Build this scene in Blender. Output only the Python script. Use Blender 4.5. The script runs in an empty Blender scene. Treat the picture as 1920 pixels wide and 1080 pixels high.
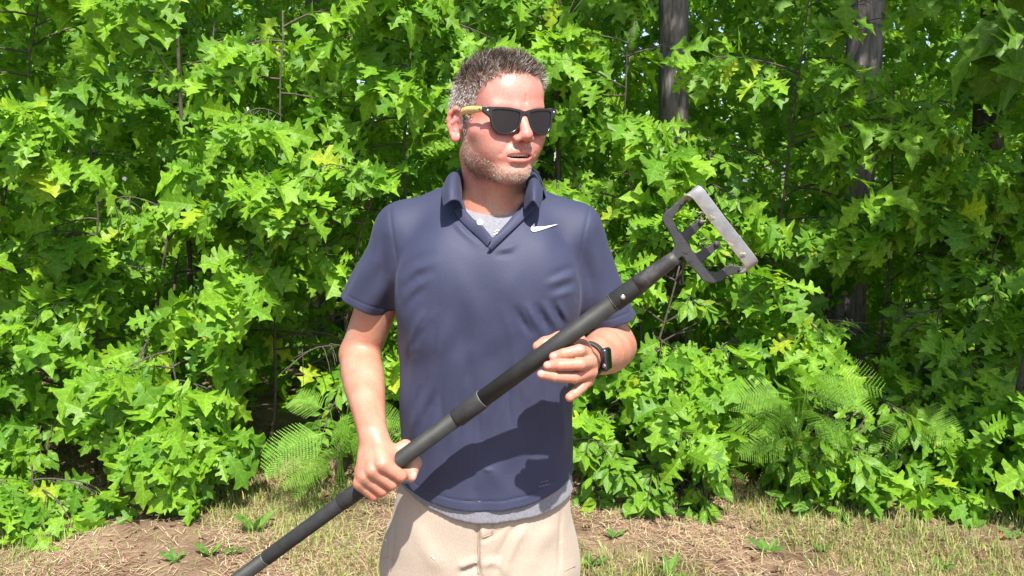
import bpy, bmesh, math, random, os
import numpy as np
from mathutils import Vector, Matrix, Euler
from mathutils.bvhtree import BVHTree
random.seed(7); RNG = np.random.default_rng(11)
scene = bpy.context.scene
COL = scene.collection
R = math.radians

# ---------------------------------------------------------------- camera
CAM_H, PITCH, FPX = 1.60, R(7.0), 1700.0
cam = bpy.data.cameras.new('camera')
cam.sensor_width = 36.0
cam.lens = 36.0 * FPX / 1920.0
cam.clip_start = 0.05; cam.clip_end = 400
cam_o = bpy.data.objects.new('camera', cam); COL.objects.link(cam_o)
cam_o.location = (0, 0, CAM_H)
cam_o.rotation_euler = (math.pi / 2 - PITCH, 0, 0)
scene.camera = cam_o

# ---------------------------------------------------------------- sky, sun, exposure
SUN_EL, SUN_AZ = R(57), R(14)          # azimuth: from behind the camera (-Y), turned towards +X
sun_dir = Vector((math.sin(SUN_AZ) * math.cos(SUN_EL), -math.cos(SUN_AZ) * math.cos(SUN_EL), math.sin(SUN_EL)))
world = bpy.data.worlds.new('World'); scene.world = world
world.use_nodes = True
wn = world.node_tree
sky = wn.nodes.new('ShaderNodeTexSky'); sky.sky_type = 'NISHITA'; sky.sun_disc = False
sky.sun_elevation = SUN_EL
sky.sun_rotation = math.atan2(sun_dir.x, sun_dir.y)
sky.air_density = 1.0; sky.dust_density = 1.5; sky.ozone_density = 1.0
wn.links.new(sky.outputs[0], wn.nodes['Background'].inputs[0])
wn.nodes['Background'].inputs[1].default_value = 0.12
sun = bpy.data.lights.new('sun', 'SUN'); sun.energy = 5.0; sun.angle = R(0.6); sun.color = (1.0, 0.955, 0.88)
sun_o = bpy.data.objects.new('sun', sun); COL.objects.link(sun_o)
sun_o.rotation_euler = sun_dir.to_track_quat('Z', 'Y').to_euler()
sun_o.location = (2, -3, 6)
vs = scene.view_settings
vs.view_transform = 'Standard'; vs.look = 'None'; vs.gamma = 1.0; vs.use_curve_mapping = False
vs.exposure = 0.97
scene.cycles.max_bounces = 8; scene.cycles.diffuse_bounces = 4; scene.cycles.glossy_bounces = 3
scene.cycles.transmission_bounces = 5; scene.cycles.transparent_max_bounces = 8
scene.cycles.use_denoising = True

# ---------------------------------------------------------------- helpers
def P(u, v, Y):
    """world point seen at photograph pixel (u, v) at distance Y in front of the camera"""
    dx = (u - 960) / FPX; dz = (540 - v) / FPX
    dy = math.cos(PITCH) + dz * math.sin(PITCH); d3 = -math.sin(PITCH) + dz * math.cos(PITCH)
    t = Y / dy
    return np.array([dx * t, Y, CAM_H + d3 * t])

def tag(o, label=None, cat=None, group=None, kind=None):
    if label: o['label'] = label
    if cat: o['category'] = cat
    if group: o['group'] = group
    if kind: o['kind'] = kind
    return o

def empty(name, loc=(0, 0, 0), rot=(0, 0, 0)):
    o = bpy.data.objects.new(name, None); COL.objects.link(o)
    o.location = loc; o.rotation_euler = rot; o.empty_display_size = 0.05
    return o

def mesh_np(name, V, F, smooth=True):
    """fast mesh from numpy arrays; F is (n,3) or (n,4)"""
    V = np.asarray(V, np.float32); F = np.asarray(F, np.int32)
    m = bpy.data.meshes.new(name)
    k = F.shape[1]
    m.vertices.add(len(V)); m.vertices.foreach_set('co', V.ravel())
    m.loops.add(F.size); m.loops.foreach_set('vertex_index', F.ravel())
    m.polygons.add(len(F)); m.polygons.foreach_set('loop_start', np.arange(0, F.size, k, dtype=np.int32))
    m.update(calc_edges=True)
    m.polygons.foreach_set('use_smooth', np.full(len(F), smooth))
    m.validate()
    return m

def wt(o):
    v = Vector(o.location)
    return v + wt(o.parent) if o.parent else v
def obj(name, mesh, mat=None, parent=None, loc=None):
    o = bpy.data.objects.new(name, mesh); COL.objects.link(o)
    if mat is not None and len(mesh.materials) == 0: mesh.materials.append(mat)
    if parent is not None:
        o.parent = parent
        o.location = -wt(parent) if loc is None else loc
    elif loc is not None: o.location = loc
    return o

def set_attr(m, name, arr, kind='FLOAT_COLOR', dom='POINT'):
    a = m.attributes.new(name, kind, dom)
    if kind == 'FLOAT_COLOR':
        arr = np.asarray(arr, np.float32)
        if arr.shape[1] == 3: arr = np.c_[arr, np.ones(len(arr), np.float32)]
        a.data.foreach_set('color', arr.ravel())
    else:
        a.data.foreach_set('value', np.asarray(arr, np.float32).ravel())

def catmull(pts, n):
    pts = np.asarray(pts, float)
    if len(pts) == 2: return pts[0] + (pts[1] - pts[0]) * np.linspace(0, 1, n)[:, None]
    Q = np.vstack([2 * pts[0] - pts[1], pts, 2 * pts[-1] - pts[-2]])
    out = []
    for t in np.linspace(0, len(pts) - 1, n):
        i = min(int(t), len(pts) - 2); f = t - i
        a, b, c, d = Q[i:i + 4]
        out.append(0.5 * (2 * b + (c - a) * f + (2 * a - 5 * b + 4 * c - d) * f * f + (3 * b - a - 3 * c + d) * f ** 3))
    return np.array(out)

def tube(path, rad, k=8, cap=True, V0=None, F0=None):
    """returns V, F(quads) of a tube along path"""
    path = np.asarray(path, float); n = len(path)
    rad = np.broadcast_to(np.asarray(rad, float), (n,))
    T = np.gradient(path, axis=0); T /= np.linalg.norm(T, axis=1)[:, None] + 1e-12
    ref = np.array([0, 0, 1.0]) if abs(T[0][2]) < 0.9 else np.array([1.0, 0, 0])
    V = []
    nrm = None
    for i in range(n):
        if nrm is None: nrm = np.cross(T[i], ref)
        nrm = nrm - T[i] * np.dot(nrm, T[i]); nrm /= np.linalg.norm(nrm) + 1e-12
        b = np.cross(T[i], nrm)
        for j in range(k):
            a = 2 * math.pi * j / k
            V.append(path[i] + rad[i] * (math.cos(a) * nrm + math.sin(a) * b))
    F = []
    for i in range(n - 1):
        for j in range(k):
            F.append((i * k + j, i * k + (j + 1) % k, (i + 1) * k + (j + 1) % k, (i + 1) * k + j))
    if cap:
        V.append(path[0]); V.append(path[-1]); c0 = n * k; c1 = c0 + 1
        for j in range(0, k):
            F.append((c0, (j + 1) % k, j, c0) if False else (c0, (j + 1) % k, j, j))
            F.append((c1, (n - 1) * k + j, (n - 1) * k + (j + 1) % k, (n - 1) * k + (j + 1) % k))
    return np.array(V), F

def mesh_py(name, V, F, smooth=True):
    m = bpy.data.meshes.new(name)
    F = [tuple(dict.fromkeys(f)) for f in F]
    m.from_pydata([tuple(map(float, v)) for v in V], [], F); m.update()
    if smooth: m.polygons.foreach_set('use_smooth', [True] * len(m.polygons))
    return m

class Acc:
    """collects vertices / faces of many pieces"""
    def __init__(s): s.V = []; s.F = []; s.n = 0
    def add(s, V, F):
        V = np.asarray(V, float); s.V.append(V)
        s.F += [tuple(int(i) + s.n for i in f) for f in F]; s.n += len(V)
    def tube(s, path, rad, k=6, cap=True): s.add(*tube(path, rad, k, cap))
    def mesh(s, name, smooth=True): return mesh_py(name, np.vstack(s.V), s.F, smooth)

# ---------------------------------------------------------------- materials
def nodes_of(name):
    m = bpy.data.materials.new(name); m.use_nodes = True
    nt = m.node_tree
    return m, nt, nt.nodes['Principled BSDF'], nt.nodes['Material Output']
def N(nt, t, **kw):
    n = nt.nodes.new(t)
    for k, v in kw.items():
        if hasattr(n, k): setattr(n, k, v)
        else: n.inputs[k].default_value = v
    return n
def L(nt, a, b): nt.links.new(a, b)
def plain(name, col, rough=0.5, metal=0.0, spec=0.5, noise=0.0, nscale=60, bump=0.0, bscale=200, sheen=0.0):
    m, nt, b, out = nodes_of(name)
    b.inputs['Base Color'].default_value = (*col, 1); b.inputs['Roughness'].default_value = rough
    b.inputs['Metallic'].default_value = metal; b.inputs['Specular IOR Level'].default_value = spec
    if sheen: b.inputs['Sheen Weight'].default_value = sheen
    tc = N(nt, 'ShaderNodeTexCoord')
    if noise:
        nz = N(nt, 'ShaderNodeTexNoise'); nz.inputs['Scale'].default_value = nscale; nz.inputs['Detail'].default_value = 5
        L(nt, tc.outputs['Object'], nz.inputs['Vector'])
        mr = N(nt, 'ShaderNodeMapRange'); mr.inputs['To Min'].default_value = 1 - noise; mr.inputs['To Max'].default_value = 1 + noise
        mr.inputs['From Min'].default_value = 0.3; mr.inputs['From Max'].default_value = 0.7
        L(nt, nz.outputs['Fac'], mr.inputs['Value'])
        mx = N(nt, 'ShaderNodeVectorMath', operation='SCALE'); mx.inputs[0].default_value = col
        L(nt, mr.outputs[0], mx.inputs['Scale']); L(nt, mx.outputs[0], b.inputs['Base Color'])
    if bump:
        nz = N(nt, 'ShaderNodeTexNoise'); nz.inputs['Scale'].default_value = bscale; nz.inputs['Detail'].default_value = 4
        L(nt, tc.outputs['Object'], nz.inputs['Vector'])
        bp = N(nt, 'ShaderNodeBump'); bp.inputs['Strength'].default_value = bump; bp.inputs['Distance'].default_value = 0.002
        L(nt, nz.outputs['Fac'], bp.inputs['Height']); L(nt, bp.outputs[0], b.inputs['Normal'])
    return m

# ---------------------------------------------------------------- signed distance modelling
def smin(a, b, k):
    if k <= 0: return np.minimum(a, b)
    h = np.clip(0.5 + 0.5 * (b - a) / k, 0, 1)
    return b + (a - b) * h - k * h * (1 - h)
def smax(a, b, k): return -smin(-a, -b, k)
def ell(p, c, r, Rm=None):
    q = p - np.asarray(c, np.float32)
    if Rm is not None: q = q @ np.asarray(Rm, np.float32)
    r = np.asarray(r, np.float32)
    k0 = np.sqrt((((q / r)) ** 2).sum(1)); k1 = np.sqrt(((q / (r * r)) ** 2).sum(1)) + 1e-9
    return k0 * (k0 - 1) / k1
def cone(p, a, b, ra, rb):
    a = np.asarray(a, np.float32); b = np.asarray(b, np.float32)
    ab = b - a; t = np.clip(((p - a) @ ab) / (ab @ ab + 1e-12), 0, 1)
    return np.sqrt(((p - a - t[:, None] * ab) ** 2).sum(1)) - (ra + (rb - ra) * t)
def chain(p, pts, rs, k=0.004):
    d = None
    for i in range(len(pts) - 1):
        e = cone(p, pts[i], pts[i + 1], rs[i], rs[i + 1])
        d = e if d is None else smin(d, e, k)
    return d
def in_box(p, lo, hi, fn, far=0.05):
    m = np.all((p > np.asarray(lo)) & (p < np.asarray(hi)), axis=1)
    d = np.full(len(p), far, np.float32)
    if m.any(): d[m] = np.minimum(fn(p[m]), far)
    return d
def sdf_mesh(f, lo, hi, h, cf=4, band=2.2):
    """surface nets on a sparsely evaluated grid"""
    lo = np.asarray(lo, np.float32); hi = np.asarray(hi, np.float32)
    nc = np.ceil((hi - lo) / (h * cf)).astype(int) + 1
    ax = [lo[i] + h * cf * np.arange(nc[i], dtype=np.float32) for i in range(3)]
    G = np.stack(np.meshgrid(*ax, indexing='ij'), -1).reshape(-1, 3)
    dc = f(G + h * cf / 2).reshape(nc)
    act = np.abs(dc) < h * cf * band
    n = nc * cf
    D = np.repeat(np.repeat(np.repeat(np.where(dc < 0, -1.0, 1.0).astype(np.float32), cf, 0), cf, 1), cf, 2)
    bi = np.argwhere(act)
    off = np.stack(np.meshgrid(*[np.arange(cf)] * 3, indexing='ij'), -1).reshape(-1, 3)
    step = max(1, 600000 // len(off))
    for s in range(0, len(bi), step):
        idx = (bi[s:s + step, None, :] * cf + off[None]).reshape(-1, 3)
        pts = lo + idx.astype(np.float32) * h
        D[idx[:, 0], idx[:, 1], idx[:, 2]] = f(pts)
    S = D < 0
    c = S[:-1, :-1, :-1].astype(np.int8)
    tot = sum(S[i:S.shape[0] - 1 + i, j:S.shape[1] - 1 + j, k:S.shape[2] - 1 + k].astype(np.int8)
              for i in (0, 1) for j in (0, 1) for k in (0, 1))
    cells = np.argwhere((tot > 0) & (tot < 8))
    idmap = np.full(tot.shape, -1, np.int32); idmap[tuple(cells.T)] = np.arange(len(cells))
    acc = np.zeros((len(cells), 3)); cnt = np.zeros(len(cells))
    corners = [(i, j, k) for i in (0, 1) for j in (0, 1) for k in (0, 1)]
    val = {q: D[cells[:, 0] + q[0], cells[:, 1] + q[1], cells[:, 2] + q[2]] for q in corners}
    for q in corners:
        for a in range(3):
            if q[a] == 0:
                q2 = list(q); q2[a] = 1; q2 = tuple(q2)
                v0, v1 = val[q], val[q2]; m = (v0 < 0) != (v1 < 0)
                t = np.where(m, v0 / np.where(v0 == v1, 1, v0 - v1), 0)
                pt = np.tile(np.array(q, float), (len(cells), 1)); pt[:, a] = t
                acc[m] += pt[m]; cnt[m] += 1
    V = lo + (cells + acc / cnt[:, None]) * h
    quads = []
    for a in range(3):
        b, c_ = (a + 1) % 3, (a + 2) % 3
        sl0 = [slice(None)] * 3; sl1 = [slice(None)] * 3
        sl0[a] = slice(0, -1); sl1[a] = slice(1, None)
        s0, s1 = S[tuple(sl0)], S[tuple(sl1)]
        e = np.argwhere(s0 != s1)
        e = e[(e[:, b] > 0) & (e[:, c_] > 0) & (e[:, b] < S.shape[b] - 1) & (e[:, c_] < S.shape[c_] - 1)]
        fl = s0[tuple(e.T)]
        def cid(db, dc_):
            q = e.copy(); q[:, b] += db; q[:, c_] += dc_
            return idmap[tuple(q.T)]
        q = np.stack([cid(-1, -1), cid(0, -1), cid(0, 0), cid(-1, 0)], 1)
        q[~fl] = q[~fl][:, ::-1]
        quads.append(q)
    Q = np.vstack(quads); Q = Q[(Q >= 0).all(1)]
    return V, Q
def interp(xs, ys): 
    xs = np.asarray(xs, np.float32); ys = np.asarray(ys, np.float32)
    return lambda t: np.interp(t, xs, ys).astype(np.float32)
def segd(px, pz, pts):
    """2D distance from points to an open polyline, and parameter 0..1 along it"""
    best = np.full(px.shape, 9.0, np.float32); par = np.zeros(px.shape, np.float32)
    n = len(pts) - 1
    for i in range(n):
        ax, az = pts[i]; bx, bz = pts[i + 1]
        dx, dz = bx - ax, bz - az
        t = np.clip(((px - ax) * dx + (pz - az) * dz) / (dx * dx + dz * dz + 1e-12), 0, 1)
        d = np.hypot(px - ax - t * dx, pz - az - t * dz)
        m = d < best
        best = np.where(m, d, best); par = np.where(m, (i + t) / n, par)
    return best, par
# ================================================================ PERSON
# pole axis of the hoe (needed for the grip)
POLE_A = P(455, 1079, 1.485); POLE_B = P(1262, 485.5, 1.328)
POLE_T = (POLE_B - POLE_A) / np.linalg.norm(POLE_B - POLE_A)
def pole_at(u):
    dep = lambda p: p[1] * math.cos(PITCH) - (p[2] - CAM_H) * math.sin(PITCH)
    k = (u - 960) / FPX; D = POLE_B - POLE_A
    t = (k * dep(POLE_A) - POLE_A[0]) / (D[0] - k * (dep(POLE_B) - dep(POLE_A)))
    return POLE_A + D * t

# ---- head frame
HEAD_O = P(927, 240, 1.585)
HEAD_R = (Matrix.Rotation(R(-3.5), 3, 'Y').to_4x4() if False else None)
_hm = Matrix.Rotation(R(-0.6), 3, Vector((0, 1, 0))) @ Matrix.Rotation(R(30), 3, 'Z') @ Matrix.Rotation(R(2.0), 3, 'X')
HEAD_M = np.array(_hm, np.float32)                 # local -> world
HS = np.array([0.955, 0.96, 1.03], np.float32)     # head proportions
SHEAR = .10; TAPER = .6
FZ = .84                                           # lower face height
def to_head(p):
    q = ((p - HEAD_O.astype(np.float32)) @ HEAD_M) / HS
    q[:, 2] = np.where(q[:, 2] < .012, .012 + (q[:, 2] - .012) / FZ, q[:, 2])
    q[:, 0] -= SHEAR * (q[:, 2] - .012)
    q[:, 0] *= 1 + TAPER * np.clip(-q[:, 2], 0, .1)
    return q
def from_head(q):
    q = np.array(q, float); q[..., 0] = q[..., 0] / (1 + TAPER * np.clip(-q[..., 2], 0, .1)) + SHEAR * (q[..., 2] - .012); q[..., 2] = np.where(q[..., 2] < .012, .012 + (q[..., 2] - .012) * FZ, q[..., 2])
    return (q * HS) @ HEAD_M.T + HEAD_O

def mir(c, s): return (c[0] * s, c[1], c[2])
def head_sdf(q):
    d = ell(q, (0, .008, .036), (.0745, .095, .083))
    d = smin(d, ell(q, (0, -.040, .046), (.062, .056, .058)), .03)
    d = smin(d, ell(q, (0, -.038, -.020), (.062, .054, .074)), .02)
    d = smin(d, ell(q, (0, -.066, -.056), (.038, .036, .040)), .025)
    # chin
    d = smin(d, ell(q, (0, -.083, -.087), (.021, .0165, .0165)), .016)
    for s in (-1, 1):
        d = smin(d, cone(q, mir((.044, -.018, -.040), s), mir((.040, -.032, -.062), s), .014, .0145), .022)
        d = smin(d, cone(q, mir((.043, -.028, -.062), s), mir((.016, -.080, -.088), s), .016, .0145), .026)
        d = smin(d, ell(q, mir((.041, -.038, -.036), s), (.019, .028, .032)), .028)
        d = smin(d, ell(q, mir((.047, -.062, -.010), s), (.021, .022, .018)), .028)          # cheekbone
        d = smin(d, ell(q, mir((.033, -.070, -.038), s), (.022, .022, .026)), .024)          # cheek
        d = smin(d, cone(q, mir((.010, -.0935, .0270), s), mir((.044, -.078, .031), s), .0085, .0075), .012)   # brow
    for s in (-1, 1):
        d = smax(d, -ell(q, mir((.032, -.104, .010), s), (.019, .016, .0125)), .012)        # socket
        d = smin(d, ell(q, mir((.031, -.0805, .010), s), (.0135, .0125, .0120)), .003)      # lids
        d = smax(d, -cone(q, mir((.020, -.0975, .0102), s), mir((.042, -.090, .0102), s), .0012, .0012), .0016)
    # nose
    d = smin(d, cone(q, (0, -.0925, .020), (0, -.1155, -.013), .0084, .0092), .012)
    d = smin(d, ell(q, (0, -.1155, -.0185), (.0118, .0115, .0100)), .007)
    for s in (-1, 1):
        d = smin(d, ell(q, mir((.0125, -.1065, -.0245), s), (.0078, .0110, .0078)), .006)
        d = smax(d, -ell(q, mir((.0062, -.1120, -.0320), s), (.0038, .0062, .0048)), .003)
        # nasolabial fold
        d = smax(d, -cone(q, mir((.0215, -.1045, -.0280), s), mir((.0330, -.0955, -.0530), s), .0022, .0018), .008)
    # mouth
    d = smin(d, ell(q, (0, -.0905, -.0530), (.028, .0145, .0165)), .014)
    d = smin(d, cone(q, (-.0105, -.1015, -.0485), (.0105, -.1015, -.0485), .0044, .0044), .006)
    for s in (-1, 1):
        d = smin(d, cone(q, mir((.0095, -.1010, -.0490), s), mir((.0265, -.0915, -.0560), s), .0044, .0022), .006)
        d = smin(d, cone(q, mir((.0070, -.1005, -.0665), s), mir((.0255, -.0910, -.0585), s), .0056, .0022), .007)
    d = smin(d, ell(q, (0, -.1003, -.0672), (.0160, .0066, .0062)), .006)
    # parted lips
    d = smax(d, -ell(q, (0, -.1000, -.0566), (.0245, .0170, .0046)), .0022)
    d = smax(d, -ell(q, (0, -.0860, -.0567), (.0195, .0105, .0058)), .002)
    d = smax(d, -cone(q, (-.012, -.1045, -.0750), (.012, -.1045, -.0750), .0030, .0030), .010)  # under the lip
    # temples in, frown line
    for s in (-1, 1):
        d = smax(d, -ell(q, mir((.083, -.055, .030), s), (.016, .030, .026)), .02)
    # frown line, forehead lines, crow's feet
    d = smax(d, -cone(q, (.003, -.0992, .038), (.003, -.0988, .050), .0008, .0006), .004)
    # philtrum
    d = smax(d, -cone(q, (0, -.1070, -.0370), (0, -.1072, -.0460), .0020, .0022), .005)
    # ears
    for s in (-1, 1):
        def ear(p, s=s):
            o = np.array(mir((.0685, -.003, .000), s), np.float32)
            a = R(-27) * s
            Rm = np.array(Matrix.Rotation(a, 3, 'Z') @ Matrix.Rotation(R(8), 3, 'X'), np.float32)
            e = (p - o) @ Rm
            e = e * np.array([s, 1, 1], np.float32)     # e.x outwards, e.y back, e.z up
            rim = [(.001, -.006, .006), (.004, -.008, .018), (.006, .000, .028), (.008, .012, .029), (.009, .021, .021), (.009, .0225, .009), (.008, .019, -.004), (.006, .013, -.016), (.005, .006, -.026)]
            x = ell(e, (.001, .008, .003), (.0042, .0165, .0265))
            x = smin(x, chain(e, rim, [.003, .0036, .004, .0042, .0042, .004, .0036, .0036, .004], .003), .004)
            x = smin(x, ell(e, (.004, .003, -.024), (.0042, .0085, .0090)), .005)                # lobe
            x = smin(x, chain(e, [(.005, .013, .016), (.007, .0125, .004), (.006, .009, -.008)], [.0026, .003, .0028], .003), .003)
            x = smax(x, -ell(e, (.0085, .0045, .0), (.007, .0065, .0105)), .003)              # concha
            x = smin(x, ell(e, (.004, -.0055, -.003), (.0035, .0035, .0055)), .003)           # tragus
            return x
        lo = np.array(mir((.0685, -.003, .000), s)) - .042; hi = lo + .084
        d = smin(d, in_box(q, lo, hi, ear), .006)
    return d

# ---- hands (joints in world space, from the grip on the pole)
def on_pole(u, perp, dy):
    """point beside the pole axis: perp > 0 is below the axis as seen by the camera, dy < 0 nearer to it"""
    c = pole_at(u)
    y = np.array([0, 1.0, 0]); y = y - POLE_T * np.dot(y, POLE_T); y /= np.linalg.norm(y)
    n = np.cross(POLE_T, y); n = n if n[2] < 0 else -n
    return c + n * perp + y * dy
# his right hand (left in the picture): back of the hand to the camera, fingers over the pole, thumb behind
RW = P(699, 816, 1.448)
r_mcp = [on_pole(737, -.0155, -.0255), on_pole(720, -.0170, -.0260), on_pole(704, -.0160, -.0245), on_pole(691, -.0115, -.0225)]
r_pip = [on_pole(743, .0180, -.0185), on_pole(725, .0200, -.0180), on_pole(707, .0200, -.0172), on_pole(692, .0190, -.0158)]
r_dip = [on_pole(743, .0255, .0050), on_pole(725, .0262, .0060), on_pole(708, .0256, .0060), on_pole(693, .0240, .0050)]
r_tip = [on_pole(743, .0125, .0200), on_pole(725, .0130, .0208), on_pole(709, .0130, .0204), on_pole(695, .0135, .0188)]
r_rad = [(.0118, .0102, .0086, .0075), (.0120, .0104, .0088, .0077), (.0114, .0098, .0084, .0075), (.0104, .0088, .0077, .0068)]
r_thumb = [P(712, 828, 1.452), on_pole(739, -.0150, .006), on_pole(758, -.007, .0245), P(778, 868, pole_at(765)[1] + .019), P(771, 894, pole_at(765)[1] + .004)]
r_thrad = [.0145, .0135, .0120, .0108, .0088]
# his left hand: pole lies in the fork of the thumb, fingers below and in front of it
LW = P(1095, 678, 1.437)
l_mcp = [P(1094, 662, 1.372), P(1104, 678, 1.371), P(1106, 696, 1.375), P(1101, 712, 1.382)]
l_pip = [P(1086, 657, 1.348), P(1087, 683, 1.341), P(1077, 708, 1.345), P(1090, 726, 1.360)]
l_dip = [P(1056, 664, 1.341), P(1050, 685, 1.333), P(1040, 706, 1.336), P(1077, 738, 1.350)]
l_tip = [P(1038, 669, 1.343), P(1027, 686, 1.338), P(1015, 702, 1.340), P(1068, 745, 1.347)]
l_rad = [(.0120, .0094, .0085, .0074), (.0122, .0096, .0085, .0075), (.0116, .0090, .0081, .0072), (.0106, .0087, .0079, .0071)]
l_thumb = [P(1094, 664, 1.424), P(1082, 642, 1.410), P(1050, 636, 1.396), P(1022, 645, 1.386), P(1009, 650, 1.383)]
l_thrad = [.0145, .0140, .0120, .0108, .0090]

def hand_sdf(p, W, mcp, pip, dip, tip, rad, th, thr, wr=.0255):
    d = None
    W = np.asarray(W)
    for i in range(4):
        base = W + (mcp[i] - W) * .30 + (mcp[i] - mcp[1]) * .25
        m = cone(p, base, mcp[i], .0135, rad[i][0] * .98)
        d = m if d is None else smin(d, m, .008)
    for i in range(4):      # tendons and knuckles
        up_ = mcp[i] - (mcp[1] * .5 + pip[1] * .5); dorsal = np.array([0, -1.0, .35]); dorsal /= np.linalg.norm(dorsal)
        d = smin(d, cone(p, W * .62 + mcp[i] * .38 + dorsal * .0105, mcp[i] + dorsal * rad[i][0] * .86, .0020, .0030), .006)
    # web between the knuckles
    for i in range(3):
        d = smin(d, cone(p, (mcp[i] * .75 + W * .25), (mcp[i + 1] * .75 + W * .25), .0118, .0118), .008)
    f = None
    for i in range(4):
        x = chain(p, [mcp[i], pip[i], dip[i], tip[i]], rad[i], .0015)
        f = x if f is None else np.minimum(f, x)
    d = smin(d, f, .005)
    t = chain(p, th, thr, .005)
    d = smin(d, t, .009)
    d = smin(d, cone(p, W * .35 + np.asarray(th[1]) * .65, mcp[0] * .7 + np.asarray(th[1]) * .3, .0125, .0115), .012)
    # fleshy base of the thumb
    d = smin(d, cone(p, W + (th[0] - W) * .6, (np.asarray(th[1]) + mcp[0]) / 2 * .55 + np.asarray(th[1]) * .45, .015, .010), .012)
    return d

# ---- arms
CX = -0.042
R_SH = np.array([CX - .155, 1.612, 1.492]); L_SH = np.array([CX + .155, 1.612, 1.492])
R_EL = P(674, 665, 1.650); L_EL = P(1153, 650, 1.642)
def arm_sdf(p, SH, EL, W, re=.0352, rw=.0238):
    u = EL - SH
    d = chain(p, catmull([SH, SH + u * .45, EL], 6), np.interp(np.linspace(0, 1, 6), [0, .45, 1], [.047, .0385, .0362]), 0)
    fa = W - EL
    side = np.cross(fa, u); side /= np.linalg.norm(side)
    d = smin(d, chain(p, catmull([EL, EL + fa * .30, EL + fa * .72, W], 8), catmull(np.array([[re], [re + .0035], [rw + .0045], [rw]]), 8)[:, 0], 0), .010)
    return d
def flat_wrist(p, W, EL, up, r1, r2, ln=.035):
    """oval wrist: an ellipsoid stretched along the forearm"""
    ax = (np.asarray(EL) - np.asarray(W)); ax /= np.linalg.norm(ax)
    up = np.asarray(up, float); up = up - ax * np.dot(up, ax); up /= np.linalg.norm(up)
    sd = np.cross(ax, up)
    return ell(p, np.asarray(W) + ax * .005, (ln, r1, r2), np.stack([ax, up, sd], 1))

NECK_B = np.array([CX + .012, 1.625, 1.500])
def body_sdf(p):
    hq = to_head(p)
    d = in_box(hq, (-.13, -.16, -.15), (.13, .14, .15), head_sdf, .06)
    n0 = from_head((.004, -.004, -.050))
    nk = cone(p, n0, NECK_B, .0510, .0575)
    nk = smin(nk, cone(p, from_head((0, -.035, -.075)), NECK_B + np.array([0, -.045, .0]), .022, .030), .03)
    for s in (-1, 1):     # neck muscles
        nk = smin(nk, cone(p, from_head((.046 * s, .006, -.055)), NECK_B + np.array([.022 * s, -.060, -.005]), .013, .011), .018)
    d = smin(d, nk, .018)
    # hidden trunk
    t = ell(p, (CX, 1.600, 1.28), (.125, .085, .30))
    t = smin(t, cone(p, R_SH + np.array([.03, 0, -.01]), L_SH + np.array([-.03, 0, -.01]), .050, .050), .05)
    t = smin(t, cone(p, NECK_B, (CX, 1.61, 1.42), .06, .085), .05)
    d = smin(d, t, .03)
    # arms and hands
    def right(q):
        a = arm_sdf(q, R_SH, R_EL, RW)
        fa = RW - R_EL     # veins over the forearm
        for off, k0, k1 in (((.010, -.0295, .016), .15, .80),):
            o0 = np.array(off)
            pts = [R_EL + fa * t + o0 * (1.16 - .42 * t) + np.array([.004 * math.sin(9 * t + k0 * 8), 0, 0]) for t in np.linspace(k0, k1, 7)]
            a = smin(a, chain(q, pts, [.0016] * 7, .001), .0045)
        a = smin(a, hand_sdf(q, RW, r_mcp, r_pip, r_dip, r_tip, r_rad, r_thumb, r_thrad), .012)
        return a
    def left(q):
        a = arm_sdf(q, L_SH, L_EL, LW, .0385, .0245)
        a = smin(a, hand_sdf(q, LW, l_mcp, l_pip, l_dip, l_tip, l_rad, l_thumb, l_thrad), .010)
        return a
    ra = in_box(p, (-.36, 1.32, 1.02), (CX - .07, 1.72, 1.60), right)
    la = in_box(p, (-.02 + .0, 1.29, 1.05), (.30, 1.75, 1.60), left)
    d = smin(d, np.minimum(ra, la), .004)
    return d

import time as _time
_t0 = _time.time()
BV, BF = sdf_mesh(body_sdf, (-.36, 1.28, .93), (.30, 1.76, 1.86), .0019)
print('body', len(BV), len(BF), _time.time() - _t0)
# ================================================================ CLOTHES (signed distance bodies with folds)
def stack(p, zs, cx, w, cy, dp, ex=2.4):
    z = p[:, 2]
    zz = catmull(np.array(zs)[:, None], 80)[:, 0]
    f = lambda a: np.interp(z, zz, catmull(np.array(a)[:, None], 80)[:, 0]).astype(np.float32)
    x = np.abs(p[:, 0] - f(cx)) / f(w); y = np.abs(p[:, 1] - f(cy)) / f(dp)
    x = np.maximum(x, 1e-4); y = np.maximum(y, 1e-4)
    q = (x ** ex + y ** ex) ** (1 / ex)
    g = q ** (1 - ex) * np.sqrt((x ** (ex - 1) / f(w)) ** 2 + (y ** (ex - 1) / f(dp)) ** 2)
    return (q - 1) / np.maximum(g, 2.0)
TZ = [0.96, 1.03, 1.10, 1.16, 1.25, 1.35, 1.43, 1.49, 1.54, 1.57]
TCX = [-.050, -.047, -.046, -.046, -.045, -.044, -.043, -.042, -.041, -.040]
TW = [.164, .159, .154, .153, .155, .158, .154, .146, .122, .090]
TCY = [1.588, 1.588, 1.588, 1.588, 1.590, 1.594, 1.600, 1.608, 1.614, 1.616]
TD = [.120, .119, .119, .119, .120, .122, .117, .104, .086, .070]
SE_R = P(684, 574, 1.630); SE_L = P(1143, 603, 1.634)
def pxz(pts, Y=1.50): return [tuple(P(u, v, Y)[[0, 2]]) for u, v in pts]
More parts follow.
